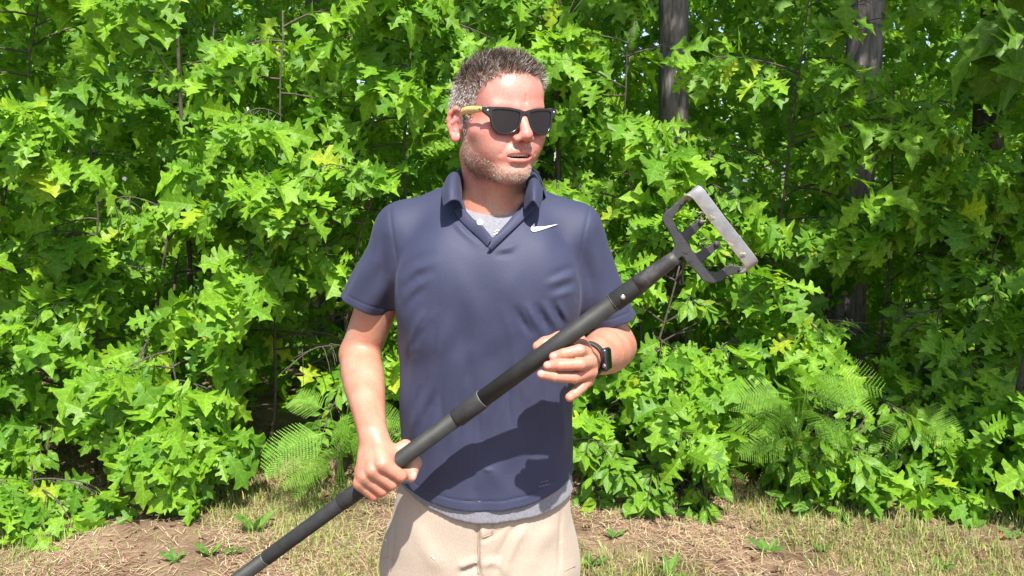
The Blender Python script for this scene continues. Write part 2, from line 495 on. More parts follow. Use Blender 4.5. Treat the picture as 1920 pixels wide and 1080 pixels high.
FOLDS = [  # (pixel polyline, amplitude, width)  + ridge / - groove
    ([(800, 575), (785, 600), (770, 640), (762, 690)], .0042, .006),
    ([(823, 570), (800, 610), (776, 660), (766, 720)], .0036, .006),
    ([(812, 590), (790, 628), (772, 675)], -.0042, .005),
    ([(812, 712), (795, 745), (775, 795), (766, 840)], .0040, .006),
    ([(822, 725), (805, 765), (785, 815)], -.0030, .006),
    ([(790, 720), (776, 760), (766, 800)], -.0030, .005),
    ([(850, 575), (825, 640), (815, 700), (812, 760)], .0030, .011),
    ([(872, 560), (862, 640), (852, 720)], -.0024, .012),
    ([(905, 540), (893, 640), (880, 700)], .0022, .014),
    ([(965, 566), (978, 596), (997, 628)], -.0040, .006),
    ([(985, 560), (1000, 592), (1016, 625)], .0036, .006),
    ([(1003, 562), (1016, 592), (1030, 624)], -.0044, .006),
    ([(1018, 560), (1032, 590), (1045, 618)], .0038, .0055),
    ([(1032, 556), (1044, 586), (1056, 612)], -.0042, .0055),
    ([(1046, 560), (1056, 584), (1066, 606)], .0034, .005),
    ([(940, 560), (955, 610), (965, 660)], .0022, .010),
    ([(1020, 520), (1055, 508), (1088, 500)], -.0024, .007),
    ([(1015, 534), (1055, 521), (1088, 514)], .0024, .007),
    ([(1022, 545), (1058, 535), (1086, 530)], -.0026, .007),
    ([(1030, 556), (1062, 548), (1084, 546)], .0022, .006),
    ([(748, 520), (775, 490), (820, 468)], -.0022, .008),
    ([(750, 535), (780, 504), (830, 482)], .0024, .008),
    ([(752, 550), (780, 519), (822, 500)], -.0024, .008),
    ([(754, 570), (780, 536), (815, 515)], .0024, .007),
    ([(756, 590), (776, 556), (805, 534)], -.0020, .007),
    ([(836, 402), (868, 432), (905, 462)], .0022, .006),
    ([(850, 402), (880, 436), (908, 456)], -.0020, .005),
    ([(820, 405), (860, 445), (900, 475)], -.0018, .009),
    ([(925, 470), (955, 462), (980, 452)], .0022, .006),
    ([(925, 478), (950, 476), (968, 474)], -.0022, .005),
    ([(760, 880), (800, 820), (830, 790)], .0024, .010),
    ([(800, 925), (830, 880), (870, 850)], .0020, .012),
    ([(1040, 720), (1020, 780), (1000, 850)], .0026, .012),
    ([(1055, 830), (1030, 880), (1000, 920)], .0024, .012),
    ([(900, 860), (930, 880), (960, 925)], .0020, .012),
    ([(700, 420), (690, 480), (672, 540)], .0026, .008), ([(712, 440), (706, 500), (690, 560)], -.0026, .007),
    ([(730, 470), (722, 520), (712, 565)], .0024, .006), ([(1115, 440), (1128, 500), (1140, 560)], .0024, .009),
    ([(1100, 470), (1108, 520), (1116, 570)], -.0024, .008), ([(840, 480), (880, 540), (895, 600)], .0014, .016),
    ([(985, 480), (950, 540), (935, 600)], .0014, .016), ([(770, 620), (762, 680), (758, 760)], -.0024, .006),
    ([(838, 620), (820, 690), (800, 760), (780, 830)], .0022, .007), ([(1060, 640), (1050, 700), (1048, 760)], .0022, .009),
    ([(870, 700), (900, 760), (930, 790)], .0012, .016),
    ([(900, 945), (890, 900), (895, 850)], -.0018, .010),
    ([(905, 868), (916, 870), (928, 868)], .0022, .003),
]
SEAMS = [  # shoulder seams, arm holes (grooves)
    ([(838, 349), (790, 357), (735, 372)], .0016, .0022),
    ([(1012, 350), (1040, 360), (1075, 368)], .0016, .0022),
    ([(722, 384), (731, 430), (742, 490), (752, 560)], 0.0014, .0026),
    ([(1112, 388), (1100, 430), (1088, 490), (1079, 560)], .0014, .0026),
]
_fr = random.Random(31)
for _i in range(26):     # fine drape creases round the waist
    u0 = 775 + 285 * (_i + _fr.random()) / 26; v0 = _fr.uniform(590, 760); ln = _fr.uniform(70, 170); sl = (u0 - 915) / 900 + _fr.uniform(-.12, .12)
    FOLDS.append(([(u0 + sl * t * ln + _fr.uniform(-4, 4), v0 + t * ln) for t in (0, .33, .66, 1)], _fr.choice((-1, 1)) * _fr.uniform(.0009, .0021), _fr.uniform(.0035, .007)))
FOLDS_W = [(pxz(f), a, w) for f, a, w in FOLDS]
SEAMS_W = [(pxz(f, 1.53), a, w) for f, a, w in SEAMS]
HEM = pxz([(700, 904), (745, 917), (770, 925), (800, 938), (850, 948), (900, 951), (950, 949), (1000, 940), (1040, 926), (1072, 913), (1110, 898)], 1.49)
TEE = pxz([(700, 918), (768, 936), (800, 952), (850, 968), (900, 976), (950, 973), (1000, 968), (1040, 958), (1072, 948), (1110, 938)], 1.49)
def hem_z(x, y, H):
    zf = np.interp(x, [h[0] for h in H], [h[1] for h in H])
    return (zf - .02 * np.clip((y - 1.50) / .18, 0, 1) * 0).astype(np.float32)
def wob(p, s=1.0):
    x, y, z = p[:, 0], p[:, 1], p[:, 2]
    return (.0014 * np.sin(38 * x + 9 * np.sin(5 * z) + 11 * y) * np.sin(7 * z + 3 * np.sin(14 * x) + 1.3)
            + .0009 * np.sin(118 * x + 5 * np.sin(4.3 * z) + 60 * y) * np.sin(5 * z + 19 * x) * np.clip((1.42 - z) / .1, 0, 1)
            + .0008 * np.sin(71 * x - 23 * z + 2.1 * np.sin(31 * z) + 37 * y)) * s
def folds(p):
    out = wob(p)
    front = p[:, 1] < 1.63
    if front.any():
        x = p[front, 0]; z = p[front, 2]; acc = np.zeros(len(x), np.float32)
        for pts, a, w in FOLDS_W:
            d, t = segd(x, z, pts)
            acc += a * np.exp(-(d / w) ** 2) * np.clip(np.minimum(t, 1 - t) * 2.6, 0, 1)
        for pts, a, w in SEAMS_W:
            d, t = segd(x, z, pts)
            acc -= .8 * a * np.exp(-(d / w) ** 2)
        out[front] += acc
    return out
def sleeve(p, SH, SE, r0, r1):
    ext = SE + (SE - SH) * .25
    d = chain(p, [SH, SE, ext], [r0, r1, r1 + .001], 0)
    ax = (SE - SH) / np.linalg.norm(SE - SH)
    # long folds along the sleeve
    u = np.cross(ax, (0, 1.0, 0)); u /= np.linalg.norm(u); v = np.cross(ax, u)
    q = p - SH.astype(np.float32)
    ang = np.arctan2(q @ v, q @ u); s = q @ ax
    d = d - .0022 * np.sin(3 * ang + 18 * s + .6) * np.clip(s / .08, 0, 1) - .0012 * np.sin(7 * ang - 25 * s + 1.2) * np.clip(s / .06, 0, 1)
    return d, q, s
N_R = np.array([-.33, .05, -.94]); N_R /= np.linalg.norm(N_R)
N_L = np.array([.24, .05, -.97]); N_L /= np.linalg.norm(N_L)
def trunk(p):
    d = stack(p, TZ, TCX, TW, TCY, TD)
    d = smax(d, p[:, 2] - 1.565, .05)
    # chest
    for s in (-1, 1):
        d = smin(d, ell(p, (CX + .060 * s, 1.532, 1.405), (.088, .050, .095)), .05)
        d = smin(d, cone(p, (CX + .035 * s, 1.628, 1.560), (CX + .150 * s, 1.615, 1.508), .036, .047), .035)
    return d
def tee_sdf(p):
    d = trunk(p) + .0065
    hz = hem_z(p[:, 0], p[:, 1], TEE)
    low = np.clip((1.12 - p[:, 2]) / .07, 0, 1)
    d = d - .0052 * low + .002 * np.sin(46 * p[:, 0] + 1) * low
    inner = d + .0062
    d = smax(d, hz - p[:, 2], .002)
    d = np.where(p[:, 2] < hz + .05, np.maximum(d, -inner), d)
    # neck hole
    nk = cone(p, NECK_B + np.array([0, -.004, -.05]), NECK_B + np.array([-.004, -.010, .14]), .0645, .0645)
    tilt = (p[:, 2] - 1.514) - (p[:, 1] - 1.545) * .55 - .35 * np.abs(p[:, 0] - (CX + .014)) * 0
    d = np.maximum(d, -np.maximum(nk, -tilt))
    return d
VCUT = np.array(pxz([(866, 380), (872, 398), (886, 412), (902, 422), (924, 447), (955, 414), (984, 378), (1000, 330), (850, 330)], 1.50))
def poly_sd(x, z, V):
    n = len(V); d = np.full(x.shape, 9.0, np.float32); ins = np.zeros(x.shape, bool)
    for i in range(n):
        a, b = V[i], V[(i + 1) % n]; e = b - a
        t = np.clip(((x - a[0]) * e[0] + (z - a[1]) * e[1]) / (e @ e), 0, 1)
        d = np.minimum(d, np.hypot(x - a[0] - t * e[0], z - a[1] - t * e[1]))
        c = (a[1] > z) != (b[1] > z)
        ins ^= c & (x < (b[0] - a[0]) * (z - a[1]) / (b[1] - a[1] + 1e-12) + a[0])
    return np.where(ins, -d, d)
def shirt_sdf(p):
    d = trunk(p)
    hz = hem_z(p[:, 0], p[:, 1], HEM)
    for SH, SE, nn, r0, r1 in ((R_SH, SE_R, N_R, .0575, .0480), (L_SH, SE_L, N_L, .0575, .0490)):
        def sl(q, SH=SH, SE=SE, nn=nn, r0=r0, r1=r1):
            a, qq, s = sleeve(q, SH + np.array([.012 if SH[0] < CX else -.012, 0, -.004]), SE, r0, r1)
            cut = (q - SE.astype(np.float32)) @ nn.astype(np.float32)
            a = a + .0012 * np.exp(-((cut + .016) / .0016) ** 2)
            inner = np.maximum(a + .0085, -(cut + .05))
            return np.maximum(smax(a, cut, .002), -inner)
        m = np.abs(p[:, 0] - SE[0]) < .16
        e = np.full(len(p), .08, np.float32)
        if m.any(): e[m] = sl(p[m])
        d = smin(d, e, .030)
    d = d - folds(p)
    # double stitched hem, slight flare
    hh = p[:, 2] - hz
    d = d - .0035 * np.exp(-np.clip(hh, 0, 1) / .03) + .0013 * np.exp(-((hh - .018) / .0016) ** 2)
    inner = d + .0058
    d = smax(d, hz - p[:, 2], .002)
    d = np.where(hh < .05, np.maximum(d, -inner), d)
    # neck hole and open placket
    nk = cone(p, NECK_B + np.array([0, 0, -.05]), NECK_B + np.array([0, -.008, .12]), .071, .071)
    tilt = (p[:, 2] - 1.520) - (p[:, 1] - 1.545) * .52
    d = np.maximum(d, -np.maximum(nk, -tilt))
    m = (p[:, 1] < 1.57) & (p[:, 2] > 1.36)
    if m.any():
        v = poly_sd(p[m, 0], p[m, 2], VCUT)
        v = np.maximum(v, -(d[m] + .012))
        v = np.maximum(v, p[m, 1] - 1.57)
        d[m] = np.maximum(d[m], -v)
    return d
# trousers: hips, two legs, down to the shoes
HIPX = -.058
def trouser_sdf(p):
    d = stack(p, [.70, .88, .96, 1.03, 1.10], [HIPX] * 3 + [-.052, -.048], [.172, .170, .166, .156, .140], [1.595, 1.598, 1.595, 1.590, 1.588], [.112, .122, .118, .109, .105], 2.5)
    d = smax(d, .865 - p[:, 2], .05)
    for s in (-1, 1):
        leg = chain(p, [(HIPX + .088 * s, 1.600, .90), (HIPX + .098 * s, 1.600, .52), (HIPX + .105 * s, 1.62, .11)], [.094, .079, .068], .002)
        leg = smax(leg, .075 - p[:, 2], .004)
        # knee and hem folds
        leg = leg - .004 * np.sin(55 * p[:, 2] + 14 * p[:, 0]) * np.exp(-((p[:, 2] - .5) / .12) ** 2) - .006 * np.sin(75 * p[:, 2] + 9 * p[:, 1]) * np.exp(-((p[:, 2] - .13) / .07) ** 2)
        d = smin(d, leg, .03)
    x, z = p[:, 0], p[:, 2]
    fr = np.clip((1.56 - p[:, 1]) / .03, 0, 1)
    acc = np.zeros(len(p), np.float32)
    for pts, a, w in TFOLDS:
        dd, t = segd(x, z, pts)
        acc += a * np.exp(-(dd / w) ** 2) * np.minimum(1, np.minimum(t, 1 - t) * 4 + .15)
    d = d - 1.5 * acc * fr - .0016 * np.sin(31 * x + 17 * z + 3 * np.sin(13 * z)) * np.sin(23 * z - 12 * x)
    d = np.maximum(d, p[:, 2] - 1.075)
    return d
TFOLDS = [(pxz(f, 1.485), a, w) for f, a, w in [
    ([(897, 975), (896, 1000), (895, 1040), (898, 1085)], -.0045, .0045),
    ([(904, 975), (903, 1002), (902, 1040), (906, 1080)], .0035, .006),
    ([(975, 976), (955, 1005), (938, 1040), (930, 1085)], -.0034, .008),
    ([(985, 985), (966, 1012), (948, 1050), (942, 1085)], .0036, .010),
    ([(950, 983), (930, 998), (912, 1008), (900, 1010)], -.0022, .004),
    ([(862, 1072), (880, 1065), (898, 1060)], -.0036, .005),
    ([(858, 1060), (878, 1052), (896, 1046)], .0030, .005),
    ([(905, 1055), (925, 1050), (940, 1060)], .0026, .006),
    ([(1055, 970), (1052, 1010), (1050, 1050), (1050, 1090)], -.0024, .003),
    ([(735, 985), (732, 1020), (730, 1060), (728, 1090)], -.0024, .003),
    ([(770, 985), (800, 1030), (830, 1070)], .0020, .016),
    ([(1040, 990), (1010, 1030), (990, 1075)], .0020, .016),
]]
_t0 = _time.time()
SV, SF = sdf_mesh(shirt_sdf, (-.36, 1.43, .99), (.28, 1.76, 1.62), .0021)
print('shirt', len(SV), _time.time() - _t0); _t0 = _time.time()
EV, EF = sdf_mesh(tee_sdf, (-.24, 1.44, .98), (.15, 1.73, 1.60), .0028)
print('shirt tee', len(EV), _time.time() - _t0); _t0 = _time.time()
UV, UF = sdf_mesh(trouser_sdf, (-.30, 1.44, .06), (.18, 1.75, 1.08), .0038)
print('shirt trousers', len(UV), _time.time() - _t0)
# ================================================================ PERSON: assembly, materials, details
# ---- materials
def skin_material():
    m, nt, b, out = nodes_of('skin')
    at = N(nt, 'ShaderNodeAttribute'); at.attribute_name = 'tint'
    tc = N(nt, 'ShaderNodeTexCoord')
    n1 = N(nt, 'ShaderNodeTexNoise'); n1.inputs['Scale'].default_value = 28; n1.inputs['Detail'].default_value = 6
    n2 = N(nt, 'ShaderNodeTexNoise'); n2.inputs['Scale'].default_value = 420; n2.inputs['Detail'].default_value = 3
    L(nt, tc.outputs['Object'], n1.inputs['Vector']); L(nt, tc.outputs['Object'], n2.inputs['Vector'])
    r = N(nt, 'ShaderNodeValToRGB'); r.color_ramp.elements[0].position = .35; r.color_ramp.elements[1].position = .68
    r.color_ramp.elements[0].color = (1.06, .80, .76, 1); r.color_ramp.elements[1].color = (.95, 1.08, 1.08, 1)
    L(nt, n1.outputs['Fac'], r.inputs['Fac'])
    mx = N(nt, 'ShaderNodeMix', data_type='RGBA', blend_type='MULTIPLY'); mx.inputs[0].default_value = 1.0
    L(nt, at.outputs['Color'], mx.inputs[6]); L(nt, r.outputs['Color'], mx.inputs[7])
    r2 = N(nt, 'ShaderNodeMapRange'); r2.inputs['To Min'].default_value = .86; r2.inputs['To Max'].default_value = 1.12
    r2.inputs['From Min'].default_value = .3; r2.inputs['From Max'].default_value = .7
    L(nt, n2.outputs['Fac'], r2.inputs['Value'])
    sc = N(nt, 'ShaderNodeVectorMath', operation='SCALE'); L(nt, mx.outputs[2], sc.inputs[0]); L(nt, r2.outputs[0], sc.inputs['Scale'])
    L(nt, sc.outputs[0], b.inputs['Base Color'])
    b.inputs['Subsurface Weight'].default_value = .10
    b.inputs['Subsurface Radius'].default_value = (1.0, .35, .2); b.inputs['Subsurface Scale'].default_value = .006
    b.inputs['Roughness'].default_value = .42; b.inputs['Specular IOR Level'].default_value = .45
    bp = N(nt, 'ShaderNodeBump'); bp.inputs['Strength'].default_value = .55; bp.inputs['Distance'].default_value = .0012
    n4 = N(nt, 'ShaderNodeTexNoise'); n4.inputs['Scale'].default_value = 130; n4.inputs['Detail'].default_value = 6; n4.inputs['Roughness'].default_value = .7; L(nt, tc.outputs['Object'], n4.inputs['Vector'])
    L(nt, n4.outputs['Fac'], bp.inputs['Height']); L(nt, bp.outputs[0], b.inputs['Normal'])
    return m
def cloth_material(name, col, rough, scale, sheen, var=.08, bump=.3, spec=.3, heather=0.0):
    m, nt, b, out = nodes_of(name)
    tc = N(nt, 'ShaderNodeTexCoord')
    n1 = N(nt, 'ShaderNodeTexNoise'); n1.inputs['Scale'].default_value = 9; n1.inputs['Detail'].default_value = 6
    L(nt, tc.outputs['Object'], n1.inputs['Vector'])
    mp = N(nt, 'ShaderNodeMapping'); mp.inputs['Scale'].default_value = (1, 1, .35)
    L(nt, tc.outputs['Object'], mp.inputs['Vector'])
    n2 = N(nt, 'ShaderNodeTexNoise'); n2.inputs['Scale'].default_value = scale; n2.inputs['Detail'].default_value = 2
    L(nt, mp.outputs[0], n2.inputs['Vector'])
    a = N(nt, 'ShaderNodeMapRange'); a.inputs['From Min'].default_value = .3; a.inputs['From Max'].default_value = .7
    a.inputs['To Min'].default_value = 1 - var; a.inputs['To Max'].default_value = 1 + var
    L(nt, n1.outputs['Fac'], a.inputs['Value'])
    h = N(nt, 'ShaderNodeMapRange'); h.inputs['From Min'].default_value = .3; h.inputs['From Max'].default_value = .7
    h.inputs['To Min'].default_value = 1 - heather; h.inputs['To Max'].default_value = 1 + heather
    L(nt, n2.outputs['Fac'], h.inputs['Value'])
    mu = N(nt, 'ShaderNodeMath', operation='MULTIPLY'); L(nt, a.outputs[0], mu.inputs[0]); L(nt, h.outputs[0], mu.inputs[1])
    sc = N(nt, 'ShaderNodeVectorMath', operation='SCALE'); sc.inputs[0].default_value = col; L(nt, mu.outputs[0], sc.inputs['Scale'])
    L(nt, sc.outputs[0], b.inputs['Base Color'])
    b.inputs['Roughness'].default_value = rough; b.inputs['Specular IOR Level'].default_value = spec
    b.inputs['Sheen Weight'].default_value = sheen; b.inputs['Sheen Roughness'].default_value = .5
    b.inputs['Sheen Tint'].default_value = (*[min(1, c * 3 + .25) for c in col], 1)
    bp = N(nt, 'ShaderNodeBump'); bp.inputs['Strength'].default_value = bump; bp.inputs['Distance'].default_value = .0012
    L(nt, n2.outputs['Fac'], bp.inputs['Height'])
    n3 = N(nt, 'ShaderNodeTexNoise'); n3.inputs['Scale'].default_value = 38; n3.inputs['Detail'].default_value = 4
    L(nt, tc.outputs['Object'], n3.inputs['Vector'])
    b2 = N(nt, 'ShaderNodeBump'); b2.inputs['Strength'].default_value = .10; b2.inputs['Distance'].default_value = .004
    L(nt, n3.outputs['Fac'], b2.inputs['Height']); L(nt, b2.outputs[0], bp.inputs['Normal'])
    L(nt, bp.outputs[0], b.inputs['Normal'])
    return m
M_SKIN = skin_material()
M_NAVY = cloth_material('navy_polo_knit', (.033, .037, .074), .62, 900, .12, .07, .35, .32)
M_NAVY_IN = cloth_material('navy_collar_knit', (.031, .035, .070), .65, 700, .1, .05, .4, .3)
M_TEE = cloth_material('heather_grey_jersey', (.20, .20, .225), .85, 600, .15, .06, .3, .2, .22)
M_KHAKI = cloth_material('khaki_twill', (.400, .325, .258), .85, 700, .1, .07, .45, .2, .08)
M_WHITE = plain('white_print', (.80, .80, .82), .6, bump=.2)
M_BTN = plain('pearl_button', (.70, .70, .72), .25)
M_DARK = plain('dark_thread', (.02, .02, .03), .7)

# ---- body mesh with skin colours that belong to the skin (lips, ears, knuckles, beard shadow, scalp)
person = empty('person', (HIPX, 1.60, 0))
tag(person, 'man in navy polo shirt, khaki trousers and sunglasses holding a long black hoe', 'person')
bq = to_head(BV.astype(np.float32))
inhead = (np.abs(bq[:, 0]) < .115) & (bq[:, 1] > -.14) & (bq[:, 1] < .13) & (bq[:, 2] > -.115) & (bq[:, 2] < .14)
col = np.tile(np.array([.455, .238, .163], np.float32), (len(BV), 1))
def blend(mask, c, w=1.0):
    global col
    w = np.clip(mask * w, 0, 1)[:, None]; col = col * (1 - w) + np.array(c, np.float32) * w
gauss = lambda c, r: np.exp(-((((bq - np.array(c, np.float32)) / np.array(r, np.float32)) ** 2).sum(1)))
hd = inhead.astype(np.float32)
blend(hd, (.495, .225, .178))
for s in (-1, 1):
    blend(hd * gauss((.045 * s, -.07, -.015), (.028, .04, .022)), (.48, .172, .140), .8)
    blend(hd * gauss((.080 * s, .015, .0), (.016, .03, .035)), (.55, .20, .18), .8)
blend(hd * gauss((0, -.12, -.02), (.018, .02, .016)), (.56, .21, .175), .8)
blend(hd * gauss((0, -.09, .06), (.05, .03, .03)), (.51, .215, .172), .6)
def beard_w(q):
    zb = np.interp(q[:, 1], [-.11, -.085, -.075, -.05, -.03, -.014], [-.071, -.068, -.058, -.040, -.020, .004])
    w = np.clip((zb - q[:, 2]) / .010, 0, 1) * np.clip((q[:, 1] + .10 * 0 + .125) / .01, 0, 1) * np.clip((-.010 - q[:, 1]) / .012, 0, 1) * np.clip((q[:, 2] + .112) / .012, 0, 1)
    mou = np.exp(-((q[:, 2] + .0405) / .0050) ** 2) * (q[:, 1] < -.085) * (np.abs(q[:, 0]) < .030) * .55
    return np.maximum(w, mou)
bw = beard_w(bq) * hd
blend(bw, (.44, .27, .21), .45)
# lips
lip = np.maximum(np.exp(-((bq[:, 2] + .0490 + .9 * np.abs(bq[:, 0]) ** 1.5) / .0036) ** 2), np.exp(-((bq[:, 2] + .0640 - .9 * np.abs(bq[:, 0]) ** 1.5) / .0050) ** 2)) * (np.abs(bq[:, 0]) < .026) * (bq[:, 1] < -.088)
blend(hd * lip, (.52, .19, .165), .85)
blend(hd * ((np.abs(bq[:, 2] + .0565) < .005) & (bq[:, 1] > -.096) & (bq[:, 1] < -.06) & (np.abs(bq[:, 0]) < .028)), (.10, .025, .022), .9)
def scalp_w(q):
    y, z, ax = q[:, 1], q[:, 2], np.abs(q[:, 0])
    fr = np.interp(z, [-.03, 0, .03, .055, .073, .083, .089], [-.020, -.030, -.041, -.052, -.068, -.088, -.30])
    lowz = np.interp(y, [-.034, -.016, -.012, .016, .022, .06, .10], [-.022, -.022, .030, .030, -.012, -.050, -.058])
    w = np.clip((y - fr + .003) / .014, 0, 1) * np.clip((z - lowz) / .008, 0, 1)
    w *= ~((ax > .0760) & (z < .034))
    return w
sw = scalp_w(bq) * hd
blend(sw, (.17, .12, .10), .75)
# knuckles and nails
for J, c, r, w in ([(j, (.47, .19, .14), .011, .55) for j in r_mcp + r_pip + l_pip + l_mcp]
                   + [(j, (.52, .215, .17), .012, .55) for j in l_tip + [r_thumb[-1], l_thumb[-1]]]):
    blend(np.exp(-(((BV - J) ** 2).sum(1) / r ** 2)), c, w)
for i in range(3):
    ax = (l_tip[i] - l_dip[i]); ax /= np.linalg.norm(ax)
    c = l_tip[i] + ax * .0015 + np.array([0, -.0085, .0035])
    dd = np.sqrt(((BV - c) ** 2).sum(1)); blend(np.clip((.0062 - dd) / .0012, 0, 1), (.66, .42, .36), .7)
dd = np.sqrt(((BV - (r_thumb[-1] + np.array([.006, -.006, .004]))) ** 2).sum(1)); blend(np.clip((.0065 - dd) / .0012, 0, 1), (.66, .42, .36), .6)
bm_ = mesh_np('body', BV, BF); set_attr(bm_, 'tint', col)
body_o = obj('body', bm_, M_SKIN, person)
shirt_o = obj('polo_shirt', mesh_np('polo_shirt', SV, SF), M_NAVY, person)
tee_o = obj('undershirt', mesh_np('undershirt', EV, EF), M_TEE, person)
trous_o = obj('trousers', mesh_np('trousers', UV, UF), M_KHAKI, person)
BVH_S = BVHTree.FromPolygons([tuple(v) for v in SV], [tuple(map(int, f)) for f in SF])
BVH_T = BVHTree.FromPolygons([tuple(v) for v in UV], [tuple(map(int, f)) for f in UF])
BVH_E = BVHTree.FromPolygons([tuple(v) for v in EV], [tuple(map(int, f)) for f in EF])
def hit(bvh, u, v, off=0.0, fallback=1.5):
    d = Vector(P(u, v, 1.0)) - Vector((0, 0, CAM_H))
    loc, nrm, i, t = bvh.ray_cast(Vector((0, 0, CAM_H)), d.normalized())
    if loc is None: return P(u, v, fallback)
    if nrm.dot(d) > 0: nrm = -nrm
    return np.array(loc + nrm * off)
def sheet(name, rows, mat, parent, thick=.0025, nu=24, nv=6):
    """smooth cloth sheet through a grid of control points, with thickness"""
    rows = [catmull(r, nv) for r in rows]; G = np.array(rows)
    G = np.stack([catmull(G[:, j], nu) for j in range(nv)], 1)
    F = [(i * nv + j, i * nv + j + 1, (i + 1) * nv + j + 1, (i + 1) * nv + j) for i in range(nu - 1) for j in range(nv - 1)]
    me = mesh_py(name, G.reshape(-1, 3), F)
    o = obj(name, me, mat, parent)
    so = o.modifiers.new('solid', 'SOLIDIFY'); so.thickness = thick; so.offset = 0
    sb = o.modifiers.new('sub', 'SUBSURF'); sb.levels = 1; sb.render_levels = 1
    return o
# collar: stand, fold, falling leaf  (per station: inner bottom, fold, leaf middle, leaf edge)
def st(i, f, m, o): return [np.array(i), np.array(f), np.array(m), np.array(o)]
NX = CX + .014
collar = [
    st(P(868, 394, 1.512), P(861, 378, 1.498), P(846, 376, 1.489), P(831, 388, 1.494)),
    st(P(866, 378, 1.532), P(858, 352, 1.516), P(842, 352, 1.506), P(829, 374, 1.516)),
    st(P(866, 358, 1.568), P(858, 326, 1.552), P(842, 328, 1.548), P(829, 356, 1.556)),
    st((NX - .058, 1.600, 1.560), (NX - .064, 1.598, 1.600), (NX - .078, 1.598, 1.594), (NX - .094, 1.598, 1.566)),
    st((NX - .052, 1.640, 1.565), (NX - .060, 1.650, 1.612), (NX - .072, 1.660, 1.606), (NX - .082, 1.665, 1.572)),
    st((NX, 1.672, 1.575), (NX, 1.690, 1.620), (NX, 1.702, 1.612), (NX, 1.712, 1.578)),
    st((NX + .052, 1.640, 1.565), (NX + .060, 1.650, 1.612), (NX + .072, 1.660, 1.606), (NX + .082, 1.665, 1.572)),
    st((NX + .056, 1.600, 1.560), (NX + .062, 1.598, 1.594), (NX + .074, 1.598, 1.588), (NX + .088, 1.598, 1.560)),
    st(P(985, 364, 1.568), P(993, 338, 1.552), P(1006, 336, 1.548), P(1018, 356, 1.556)),
    st(P(982, 382, 1.534), P(991, 358, 1.518), P(1003, 352, 1.508), P(1017, 374, 1.516)),
    st(P(983, 396, 1.516), P(993, 384, 1.499), P(1001, 377, 1.490), P(1011, 394, 1.496)),
]
collar_o = sheet('collar', collar, M_NAVY_IN, shirt_o, .0028, 60, 10)
# placket strips
def strip(name, inner, outer, lift_i, lift_o, mat, thick):
    rows = []
    for (a, b), (c, d) in zip(inner, outer):
        po = hit(BVH_S, c, d, lift_o)
        pi_ = P(a, b, po[1] - lift_i)
        mid = (pi_ + po) / 2 + np.array([0, -.0012, 0])
        rows.append([pi_, mid, po])
    return sheet(name, rows, mat, shirt_o, thick, 24, 6)
strip('placket', [(986, 380), (967, 404), (946, 428), (927, 446), (914, 464)], [(1003, 393), (984, 412), (961, 434), (940, 454), (921, 472)], .004, .0042, M_NAVY, .0030)
strip('placket', [(864, 384), (873, 400), (888, 414), (905, 425), (922, 448)], [(852, 398), (862, 414), (878, 430), (896, 446), (914, 464)], -.002, .0016, M_NAVY_IN, .0024)
# button
def disc(name, c, n, r, h, mat, parent, k=20, holes=True):
    n = Vector(n).normalized(); q = n.to_track_quat('Z', 'Y').to_matrix()
    prof = [(0, h * .75), (r * .62, h * .75), (r * .72, h), (r * .92, h), (r, h * .7), (r, 0)]
    V = []; F = []
    for rr, zz in prof:
        for j in range(k):
            a = 2 * math.pi * j / k; V.append(np.array(q @ Vector((rr * math.cos(a), rr * math.sin(a), zz))) + c)
    for i in range(len(prof) - 1):
        for j in range(k): F.append((i * k + j, (i + 1) * k + j, (i + 1) * k + (j + 1) % k, i * k + (j + 1) % k))
    o = obj(name, mesh_py(name, V, F), mat, parent)
    if holes:
        A = Acc()
        for sx, sy in ((-1, -1), (1, -1), (-1, 1), (1, 1)):
            p0 = np.array(q @ Vector((sx * r * .25, sy * r * .25, h * .72))) + c; A.tube([p0, p0 + np.array(n) * h * .08], r * .13, 6)
        obj('thread_hole', A.mesh('thread_hole'), M_DARK, o)
    return o
bc = hit(BVH_S, 893, 424, .004); bc = P(900, 417, bc[1] - .0035)
disc('button', bc, (0.05, -1, .15), .0055, .0022, M_BTN, shirt_o)
# chest emblem: a tapering tick mark, sewn on
def flat_patch(name, pts, bvh, off, thick, mat, parent):
    bm = bmesh.new()
    vs_ = [bm.verts.new(hit(bvh, u, v, off)) for u, v in pts]
    f = bm.faces.new(vs_); bm.normal_update()
    r = bmesh.ops.extrude_face_region(bm, geom=[f])
    for v in [e for e in r['geom'] if isinstance(e, bmesh.types.BMVert)]: v.co += Vector((0, thick, 0))
    bmesh.ops.triangulate(bm, faces=bm.faces[:]); bmesh.ops.recalc_face_normals(bm, faces=bm.faces[:])
    me = bpy.data.meshes.new(name); bm.to_mesh(me); bm.free()
    return obj(name, me, mat, parent)
tick = [(1275, 424), (1236, 432), (1205, 438), (1178, 441), (1160, 441), (1149, 438), (1144, 431), (1147, 420), (1137, 428), (1129, 438), (1125, 449), (1126, 458), (1133, 465), (1145, 467), (1162, 464), (1190, 455), (1230, 441)]
flat_patch('chest_emblem', [(620 + x / 3, 280 + y / 3) for x, y in tick], BVH_S, .0022, .0012, M_WHITE, shirt_o)
# small tone-on-tone print above the hem
A = Acc()
for row, (v0, n) in enumerate(((905, 5), (913, 9))):
    for i in range(n):
        u = (1014 if row == 0 else 1010) + i * 2.6 + RNG.uniform(-.4, .4)
        a = hit(BVH_S, u, v0 - i * .45 + RNG.uniform(-1, 1), .0012); b = hit(BVH_S, u + 1.4, v0 - i * .45 - 3.0 + RNG.uniform(-1, 1), .0012)
        A.tube([a, b], .0004, 5)
obj('hem_print', A.mesh('hem_print'), plain('pale_print', (.22, .23, .32), .6), shirt_o)
